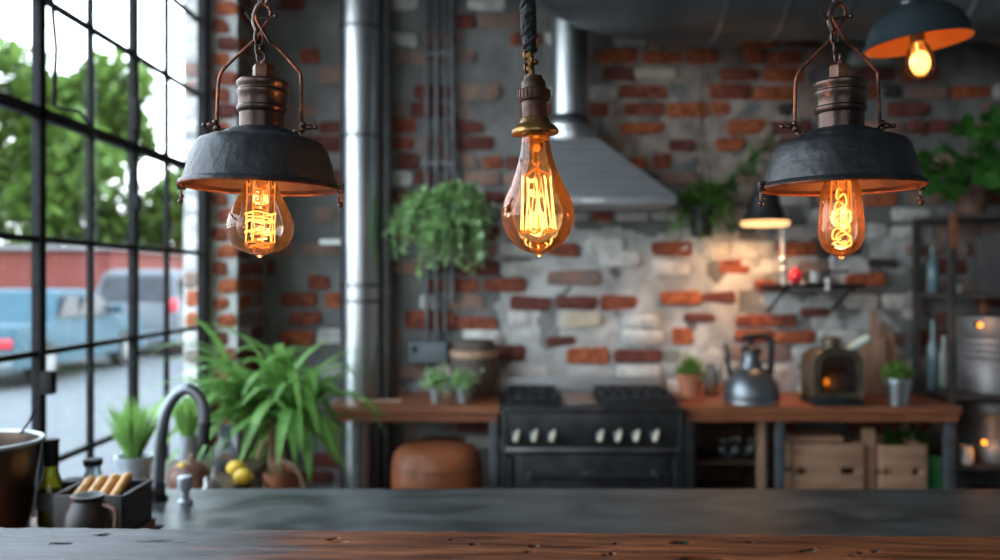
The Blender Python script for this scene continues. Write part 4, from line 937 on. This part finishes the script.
# ceiling duct
t = thing('ceiling_duct', (1.9, 4.25, 3.1), 'large dark horizontal duct under the ceiling at the top right', 'duct')
dy, dz, dr_ = 4.22, 3.09, .33
path = smooth_path([(.16, dy, CZ+.1), (.24, dy, 3.38), (.44, dy, 3.17), (.80, dy, dz), (1.4, dy, dz), (3.34, dy, dz)], 6)
MB().tube(path, dr_, 40).build('pipe', M['hduct'], t)
x = .77
while x < 3.3:
    MB().tube([(x-.008, dy, dz+(.02 if x < .9 else 0)), (x+.008, dy, dz+(.02 if x < .9 else 0))], dr_+.008, 40).build('seam_ring', M['steel'], t); x += .29

# ------------------------------------------------------------------ right counter things
c = ((690-500)/F*4.75, 4.75, FZ)
t = thing('potted_herb', c, 'small bushy green plant in a terracotta pot between stove and kettle', 'potted plant')
MB().lathe([(.07, 0), (.085, .008), (.085, .014), (0, .012)], c, 28).build('saucer', M['terracotta'], t)
pot((c[0], c[1], FZ+.013), .055, .074, .13, M['terracotta'], t); bush((c[0], c[1], FZ+.13), (.10, .07, .12), 900, .024, .017, M['leaf_l'], t, 51)
c = ((711-500)/F*4.9, 4.9, FZ); t = thing('glass_jar', c, 'clear glass jar behind the terracotta pot, left of the kettle', 'jar')
lath('glass', [(.036, 0), (.042, .006), (.042, .12), (.03, .15), (.03, .165), (0, .165)], c, M['g_jar'], t); lath('stopper', [(.024, .165), (.026, .185), (0, .19)], c, M['g_jar'], t)
# kettle
d = 4.6; k_ = d/F; c = ((751-500)*k_, d, FZ)
t = thing('kettle', c, 'grey dome-shaped kettle with a black handle on the right counter', 'kettle')
MB().lathe([(.140, 0), (.147, .006), (.149, .04), (.146, .075), (.136, .11), (.118, .145), (.094, .175), (.070, .192), (0, .194)], c, 44).build('body', M['pewter'], t)
part(MB().lathe([(.146, .004), (.150, .008), (.150, .022), (.146, .026)], c, 44).build('base_ring', M['steel'], t), 'bright base ring')
part(lath('neck', [(.062, .190), (.060, .205), (.048, .225), (.046, .255), (.052, .262), (.052, .275), (0, .275)], c, M['pewter'], t), 'steel neck')
part(lath('lid', [(.054, .276), (.056, .290), (.042, .306), (.03, .312), (0, .314)], c, M['cast'], t), 'black lid')
part(lath('lid_knob', [(.010, .312), (.014, .325), (.014, .345), (0, .348)], c, M['cast'], t), 'black lid knob')
part(MB().tube(smooth_path([(c[0]-.05, d, FZ+.345), (c[0]+.0, d, FZ+.362), (c[0]+.06, d, FZ+.365), (c[0]+.100, d, FZ+.350), (c[0]+.110, d, FZ+.30), (c[0]+.110, d, FZ+.22), (c[0]+.100, d, FZ+.155)], 6), [.018]*37, 12).build('handle', M['cast'], t), 'black handle')
part(MB().tube(smooth_path([(c[0]-.095, d, FZ+.13), (c[0]-.120, d, FZ+.18), (c[0]-.128, d, FZ+.26), (c[0]-.140, d, FZ+.32)], 6), [.016-.0004*i for i in range(19)], 12).build('spout', M['cast'], t), 'black spout')
# lantern
c = ((831-500)*k_, d, FZ); t = thing('lantern', c, 'old brass lantern with a small amber flame on the right counter', 'lantern')
lm = mat('lantern_metal', (.07, .06, .042), .4, .6, (.17, .14, .09), 10)
b = MB(); b.box(c[0]-.135, c[0]+.135, d-.12, d+.12, FZ, FZ+.018, .006).box(c[0]-.122, c[0]+.122, d-.105, d+.105, FZ+.018, FZ+.045, .008)
b.build('base', M['cast'], t)
def arch(w, h, rr, n=6):
    p = [(-w, 0)]
    for k in range(n+1): an = PI-PI/2*k/n; p.append((-w+rr+rr*math.cos(an), h-rr+rr*math.sin(an)))
    for k in range(n+1): an = PI/2-PI/2*k/n; p.append((w-rr+rr*math.cos(an), h-rr+rr*math.sin(an)))
    return p+[(w, 0)]
outer = [(c[0]+x, FZ+.045+z) for x, z in arch(.127, .250, .075)]; inner = [(c[0]+x, FZ+.065+z) for x, z in arch(.100, .200, .055)]
b = MB(); n = len(outer)
for (ya, yb) in ((d-.100, d-.085),):
    vs = [(x, ya, z) for x, z in outer]+[(x, ya, z) for x, z in inner]+[(x, yb, z) for x, z in outer]+[(x, yb, z) for x, z in inner]
    fs = []
    for i in range(n):
        j = (i+1) % n; fs += [(i, j, n+j, n+i), (2*n+j, 2*n+i, 3*n+i, 3*n+j), (n+i, n+j, 3*n+j, 3*n+i), (j, i, 2*n+i, 2*n+j)]
    b.add(vs, fs)
b.prism(outer, d+.085, d+.100, 'y')
vs = [(x, d-.0849, z) for x, z in outer]+[(x, d+.0849, z) for x, z in outer]; b.add(vs, [(i, i+1, n+i+1, n+i) for i in range(n-1)])
b.tube([(x, d-.100, z) for x, z in outer], .006, 8).tube([(x, d-.100, z) for x, z in inner], .0045, 8, True)
b.lathe([(.062, .285), (.062, .298), (.045, .303), (.045, .328), (.055, .332), (.055, .348), (.03, .360), (0, .362)], c, 28)
b.build('frame', lm, t)
MB().prism(inner, d-.094, d-.090, 'y').build('lantern_glass', thin_glass('smoky_glass', (.60, .56, .53), 1.8, .10, (.65, .5, .42)), t)
fl = MB(); a = P(827, 383, 4.55); fl.lathe([(0, -.012), (.011, -.004), (.012, .006), (.005, .020), (0, .026)], (a.x, 4.555, a.z), 12); fo = fl.build('flame', M['flame'], t)
lath('candle', [(.018, 0), (.018, a.z-.014-FZ-.045), (0, a.z-.012-FZ-.045)], (a.x, 4.56, FZ+.045), M['gold'], t)
point('flame_light', (a.x, 4.555, a.z+.01), .35, (1, .40, .10), t, .012)
part(MB().tube([(c[0]+.085, d, FZ+.285), (c[0]+.185, d-.01, FZ+.345)], [.020, .024], 12).ball((c[0]+.190, d-.012, FZ+.350), .022, 10).build('handle', M['mint'], t), 'pale mint green handle')
# cutting boards leaning on the wall
def cutting_board(px, w, h, hh, y, lean, label):
    cx = (px-500)/F*5.0; pl = [(-w/2, 0), (w/2, 0), (w/2, h*.97), (w/2-.02, h), (.022, h+.01), (.018, h+hh*.9), (.008, h+hh), (-.008, h+hh), (-.018, h+hh*.9), (-.022, h+.01), (-w/2+.02, h), (-w/2, h*.97)]
    m_ = Matrix.Translation((cx, y, FZ+.001)) @ Matrix.Rotation(-lean, 4, 'X')
    tag(MB().prism(pl, -.009, .009, 'y', m_).build('cutting_board', M['board'], smooth=False), label, 'cutting board', 'cutting boards behind the lantern')
cutting_board(862, .20, .22, .08, 4.955, R(7), 'broad short cutting board directly behind the lantern')
cutting_board(872, .11, .34, .15, 4.925, R(7), 'tallest narrow cutting board with a long handle')
cutting_board(886, .115, .36, .06, 4.985, R(7), 'rightmost cutting board with a short handle, behind the tallest')
c = ((898-500)/F*4.52, 4.52, FZ); t = thing('potted_herb', c, 'small green herb in a shiny tin pot near the right end of the counter', 'potted plant')
pot(c, .048, .066, .145, M['steel'], t); bush((c[0], c[1], FZ+.14), (.095, .07, .09), 700, .026, .018, M['leaf_l'], t, 53)

# shelf with little lamp
sh = P(812, 280, 4.9); t = thing('wall_shelf', (sh.x, 4.98, sh.z), 'short dark wall shelf between the small lamp and the right bulb', 'shelf')
x0 = P(770, 280, 4.9).x; x1 = P(852, 280, 4.9).x; zs = P(0, 284, 4.9).z
MB().box(x0, x1, 4.72, 5.095, zs-.022, zs, .003).build('board', M['iron'], t)
for x in (x0+.05, x1-.05): MB().tube([(x, 4.75, zs-.02), (x, 5.09, zs-.16)], .008, 8).build('bracket', M['iron'], t)
a = P(799, 267, 4.8); tag(MB().ball((a.x, 4.85, zs+.042), .042, 14).lathe([(.018, .078), (.018, .095), (0, .096)], (a.x, 4.85, zs), 12).build('red_jar', M['red']), 'small round red jar on the wall shelf', 'jar')
a = P(818, 270, 4.85); o = thing('saucepan', (a.x, 4.88, zs), 'grey saucepan on the wall shelf right of the red jar', 'saucepan')
lath('pan', [(.055, 0), (.065, .01), (.068, .075), (.064, .075), (.058, .012), (0, .010)], (a.x, 4.88, zs), M['steel_dark'], o); MB().tube([(a.x+.06, 4.88, zs+.06), (a.x+.16, 4.80, zs+.075)], .008, 8).build('handle', M['cast'], o)
for px, py, lab in ((833, 262, 'upper'), (828, 284, 'lower')):
    a = P(px, py, 4.70); o = thing('pale_knob', (a.x, 4.70, a.z), '%s of two pale double knobs at the front edge of the wall shelf' % lab, 'knob', 'pale knobs at the shelf edge')
    MB().ball((a.x, 4.70, a.z+.014), .019, 10, (1, 1, 1.2)).ball((a.x, 4.70, a.z-.024), .016, 10, (1, 1, 1.2)).tube([(a.x, 4.70, a.z+.045), (a.x, 4.70, a.z-.05)], .004, 6).tube([(a.x, 4.70, a.z-.04 if lab == 'upper' else a.z+.03), (a.x, 4.73, zs-.01)], .004, 6).build('knob_head', M['potmetal'], o)
# desk lamp
d = 4.70; s = d/F; cx = (765-500)*s; zr = EYE+(280-224)*s
t = thing('shelf_lamp', (cx, d, zs), 'small black shaded lamp with a bright warm rim, right of the hanging plant', 'lamp')
MB().shell([(.129, -.004), (.131, 0), (.125, .012), (.105, .045), (.090, .085), (.082, .12), (.075, .165), (.05, .19), (.02, .20), (.0, .20)], (cx, d, zr), 40).build('shade', M['blackpot'], t)
part(MB().lathe([(0, -.010), (.120, -.010), (.130, -.004), (.130, .012), (.120, .016), (0, .016)], (cx, d, zr), 40).build('diffuser', M['diffuser'], t), 'glowing warm white rim')
xr = (785-500)*s
MB().tube([(xr, d+.03, zs-.01), (xr, d+.03, zr+.03), (cx+.07, d, zr+.06)], .011, 10).ball((xr, d+.03, P(0, 260, d).z), .022, 10, (1, 1, 1.3)).ball((xr, d+.03, P(0, 270, d).z), .018, 10, (1, 1, 1.2)).build('stem', M['potmetal'], t)
l = bpy.data.lights.new('lamp_spot', 'SPOT'); l.energy = 24; l.color = (1, .50, .20); l.spot_size = R(150); l.spot_blend = .8; l.shadow_soft_size = .09
lo = bpy.data.objects.new('lamp_spot', l); C.objects.link(lo); lo.parent = t; lo.location = (0, 0, zr-.02-zs); lo.rotation_euler = (R(22), R(8), 0)
# bracket under the right hanging plant

# ------------------------------------------------------------------ under the right counter
t = thing('cabinet', (1.24, 4.78, .376), 'dark open cabinet with one shelf under the counter next to the stove', 'cabinet')
cx0, cx1 = 1.04, 1.445
b = MB(); b.box(cx0, cx0+.018, 4.58, 5.0, .376, .80).box(cx1-.018, cx1, 4.58, 5.0, .376, .80).box(cx0, cx1, 4.985, 5.0, .376, .80).box(cx0, cx1, 4.58, 5.0, .376, .39)
b.build('case', M['darkwood'], t); MB().box(cx0+.018, cx1-.018, 4.60, 4.985, .560, .576).build('shelf', M['darkwood'], t)
part(MB().box(cx1-.058, cx1-.019, 4.575, 4.60, .39, .80).build('edge_board', M['board'], t), 'lighter edge board')
for px, r, lab in ((722, .036, 'leftmost'), (735, .040, 'middle'), (751, .036, 'rightmost')):
    c = ((px-500)/F*4.7, 4.7, .577); tag(MB().shell([(r*.6, 0), (r, r*.5), (r*1.05, r*1.2), (r*.8, r*2.0), (r*.35, r*2.3), (r*.4, r*2.7)], c, 24).build('glass_goblet', M['g_jar']), lab+' of three round glass decanters in the open cabinet', 'decanter', 'glass decanters in the cabinet')
def crate(x0, x1, y0, y1, z0, h, label, grp='pine crates under the right counter'):
    t = thing('wooden_crate', ((x0+x1)/2, (y0+y1)/2, z0), label, 'crate', grp)
    bh = h*.46
    for k, za in enumerate((z0, z0+h-bh)):
        w = x1-x0; b = MB()
        if k == 0: b.box(x0, x1, y0, y0+.014, za, za+bh, .002)
        else:
            b.box(x0, x1, y0, y0+.014, za+.012, za+bh, .002)
            for a_, c_ in ((0, .05), (.20, .68), (.90, 1)): b.box(x0+w*a_, x0+w*c_, y0, y0+.013, za-.075*h, za+.014)
        b.build('front_board', M['pine'], t)
        MB().box(x0, x1, y1-.014, y1, za, za+bh, .002).build('back_board', M['pine'], t)
        for xx in (x0, x1-.012): MB().box(xx, xx+.012, y0+.0145, y1-.0145, za, za+bh, .002).build('side_board', M['pine'], t)
    for xx in (x0+.013, x1-.038):
        for yy in (y0+.0145, y1-.040): MB().box(xx, xx+.025, yy, yy+.025, z0, z0+h).build('corner_post', M['pine'], t)
    MB().box(x0+.012, x1-.012, y0+.0145, y1-.0145, z0+.001, z0+.012).build('crate_base', M['pine'], t)
    return t
crate(1.565, 1.950, 4.56, 4.90, .376, .305, 'wide pine crate under the right counter, beside the middle steel leg')
crate(2.045, 2.290, 4.56, 4.90, .376, .295, 'narrow pine crate near the right end under the counter')
tag(MB().box(1.965, 2.030, 4.60, 4.625, .376, .755, .003).build('upright_plank', M['pine'], smooth=False), 'pale upright plank standing between the two pine crates', 'plank')
t = thing('herb_box', (2.33, 4.9, .376), 'green leafy herb in a green box behind the narrow crate', 'planter')
MB().box(2.295, 2.425-.02, 4.62, 4.98, .376, .60, .012).build('box', M['greenp'], t); bush((2.30, 4.85, .62), (.17, .08, .08), 500, .035, .024, M['leaf_d'], t, 61)
tag(MB().box(1.58, 1.86, 4.60, 4.85, .683, .712, .003).build('pine_board', M['pine'], smooth=False), 'short pine board lying on top of the wide crate', 'board')

# ------------------------------------------------------------------ rack on the right
t = thing('shelving_rack', (2.85, 4.84, 0), 'tall dark steel shelving rack against the right end of the back wall', 'shelving')
rx0, rx1, ry0, ry1 = 2.452, 3.32, 4.63, 5.06; zt = 1.925
for x in (rx0+.018, rx1-.018):
    for y in (ry0+.018, ry1-.018): MB().box(x-.018, x+.018, y-.018, y+.018, 0, zt, .003).build('post', M['rackmetal'], t)
for z in (.30, .545, .93, 1.485, zt): MB().box(rx0+.002, rx1-.002, ry0+.002, ry1-.002, z-.025, z, .003).build('shelf', M['rackmetal'], t)
part(MB().box(rx0-.002, rx0+.038, ry0-.003, ry0, zt-.19, zt, .001).build('corner_plate', M['wood_top'], t), 'reddish corner plate')
# monstera
c = ((971-500)/F*4.8, 4.8, zt)
t = thing('potted_monstera', c, 'large dark green leafy plant in a brown clay pot on top of the rack', 'potted plant')
pot(c, .07, .092, .16, M['clay_dark'], t); q = random.Random(77); f = MB(); stt = MB()
for k in range(34):
    a = q.uniform(0, 2*PI); tl = q.uniform(.1, 1.3); L = q.uniform(.18, .42); dv = Vector((math.cos(a)*math.sin(tl), math.sin(a)*math.sin(tl)*.55-.1, math.cos(tl)))
    b0 = Vector(c)+Vector((0, 0, .14)); e = b0+dv*L
    if e.y > 5.0: e.y = 5.0
    if e.z > 2.6: e.z = 2.6
    stt.tube(smooth_path([b0, b0.lerp(e, .5)+Vector((0, 0, .05)), e], 4), .004, 5)
    sz = q.uniform(.13, .24); out_ = (e-b0).normalized(); od = Vector((out_.x+q.gauss(0, .3), -.35+q.gauss(0, .2), q.uniform(-.7, .2))).normalized(); sd = od.cross(Vector((0, -.6, 1))).normalized()
    # heart-shaped leaf with deep side lobes
    vs = [e]; pts = []
    for i in range(25):
        th = -PI+2*PI*i/24; rr = sz*(.42+.30*math.cos(th*.5)**2)*(1 if (i % 4) != 2 else .62)*(1.15 if abs(th) < .4 else 1)
        pts.append(e+od*(sz*.25+rr*math.cos(th))+sd*rr*math.sin(th)*.85+Vector((0, 0, -.25*sz*abs(math.sin(th)))))
    f.add([e+od*sz*.3]+pts, [(0, i+1, i+2) for i in range(24)])
f.build('foliage', M['leaf_d'], t); stt.build('stem', M['leaf'], t)
# things on the rack
M['canmetal'] = mat('ribbed_can_metal', (.20, .205, .21), .5, .6, (.30, .305, .31), 6)
def can(px, z, r, h, y, m, label, name='steel_canister', n=4):
    c = ((px-500)/F*y, y, z); t = thing(name, c, label, 'canister')
    pr = [(r*.97, 0), (r, .006)]
    for k in range(n): zz = h*(.45+.09*k); pr += [(r, zz-.004), (r*.985, zz), (r, zz+.004)]
    pr += [(r, h-.01), (r*.985, h), (0, h)]
    lath('drum', pr, c, m, t, 44); lath('lid', [(r*1.01, h-.02), (r*1.02, h-.015), (r*1.02, h+.004), (r*.9, h+.012), (0, h+.014)], c, m, t, 44); return t, c
t1, c1 = can(994, .93, .203, .42, 4.845, M['canmetal'], 'big ribbed steel canister on the middle shelf of the rack')
t2, c2 = can(996, .545, .200, .33, 4.845, M['hduct'], 'dark steel canister on the shelf under the big ribbed one')
for (px, py, tt, lab) in ((979, 325, t1, 'upper'), (983, 442, t2, 'lower')):  # glowing amber ball on a dark stub, with a small point light
    a = P(px, py, 4.63); o = thing('amber_glow_ball', a, lab+' small glowing amber ball on the front of a steel canister', 'lamp', 'amber balls on the canisters')
    MB().ball((a.x, 4.618, a.z), .013, 12).build('amber_ball', M['flame'], o); MB().tube([(a.x, 4.627, a.z), (a.x, 4.66, a.z)], .014, 10).build('ball_stub', M['iron'], o)
    point('amber_light', (a.x, 4.595, a.z), .30, (1, .35, .06), o, .015)
x = 2.76
for w, h, m_, lab in ((.045, .33, 'paper', 'leftmost dark binder on the upper shelf of the rack'), (.075, .35, 'paper', 'thick black binder second from the left on the upper shelf of the rack'), (.028, .34, 'paper2', 'thin pale grey binder on the upper shelf of the rack'), (.05, .36, 'paper', 'dark binder between the two grey ones on the upper shelf of the rack'), (.06, .33, 'paper2', 'wide grey binder at the right of the upper shelf of the rack')):
    tag(MB().box(x, x+w, 4.68, 4.93, 1.486, 1.486+h, .003).build('binder', M[m_], smooth=False), lab, 'binder', 'binders on the rack'); x += w+.006
def bottle(px, y, z, r, h, m, lab, nm='bottle', cat='bottle'):
    c = ((px-500)/F*y, y, z); return tag(MB().lathe([(r*.9, 0), (r, .005), (r, h*.6), (r*.4, h*.75), (r*.4, h), (0, h)], c, 20).build(nm, m), lab, cat)
bottle(933, 4.95, 1.486, .035, .27, M['bluejar'], 'blue-grey bottle at the left back of the upper rack shelf')
c = (2.53, 4.70, 1.486); t = thing('cup', c, 'small white cup with a black rim on the upper rack shelf', 'cup')
lath('body', [(.018, 0), (.022, .004), (.028, .055), (.024, .055), (0, .01)], c, M['white'], t); part(MB().tube([(c[0]+.027*math.cos(2*PI*i/24), c[1]+.027*math.sin(2*PI*i/24), c[2]+.058) for i in range(24)], .004, 6, True).build('rim', M['iron'], t), 'black rim')
bottle(933, 4.90, .93, .032, .40, M['bluejar'], 'taller blue-grey bottle at the left of the middle rack shelf')
bottle(944, 5.02, .93, .032, .30, M['mint'], 'shorter pale green bottle at the back of the middle rack shelf')
bottle(984, 4.82, 1.365, .022, .09, M['brownjar'], 'brown bottle standing on the lid of the big canister')
c = ((966-500)/F*4.68, 4.68, .545); t = thing('white_jug', c, 'small white jug on the lower shelf of the rack', 'jug')
lath('body', [(.022, 0), (.034, .01), (.040, .045), (.030, .085), (.034, .10), (.028, .10), (0, .07)], c, M['white'], t); MB().tube(smooth_path([(c[0]+.03, 4.70, .63), (c[0]+.055, 4.70, .61), (c[0]+.037, 4.70, .575)], 4), .005, 6).build('handle', M['white'], t)
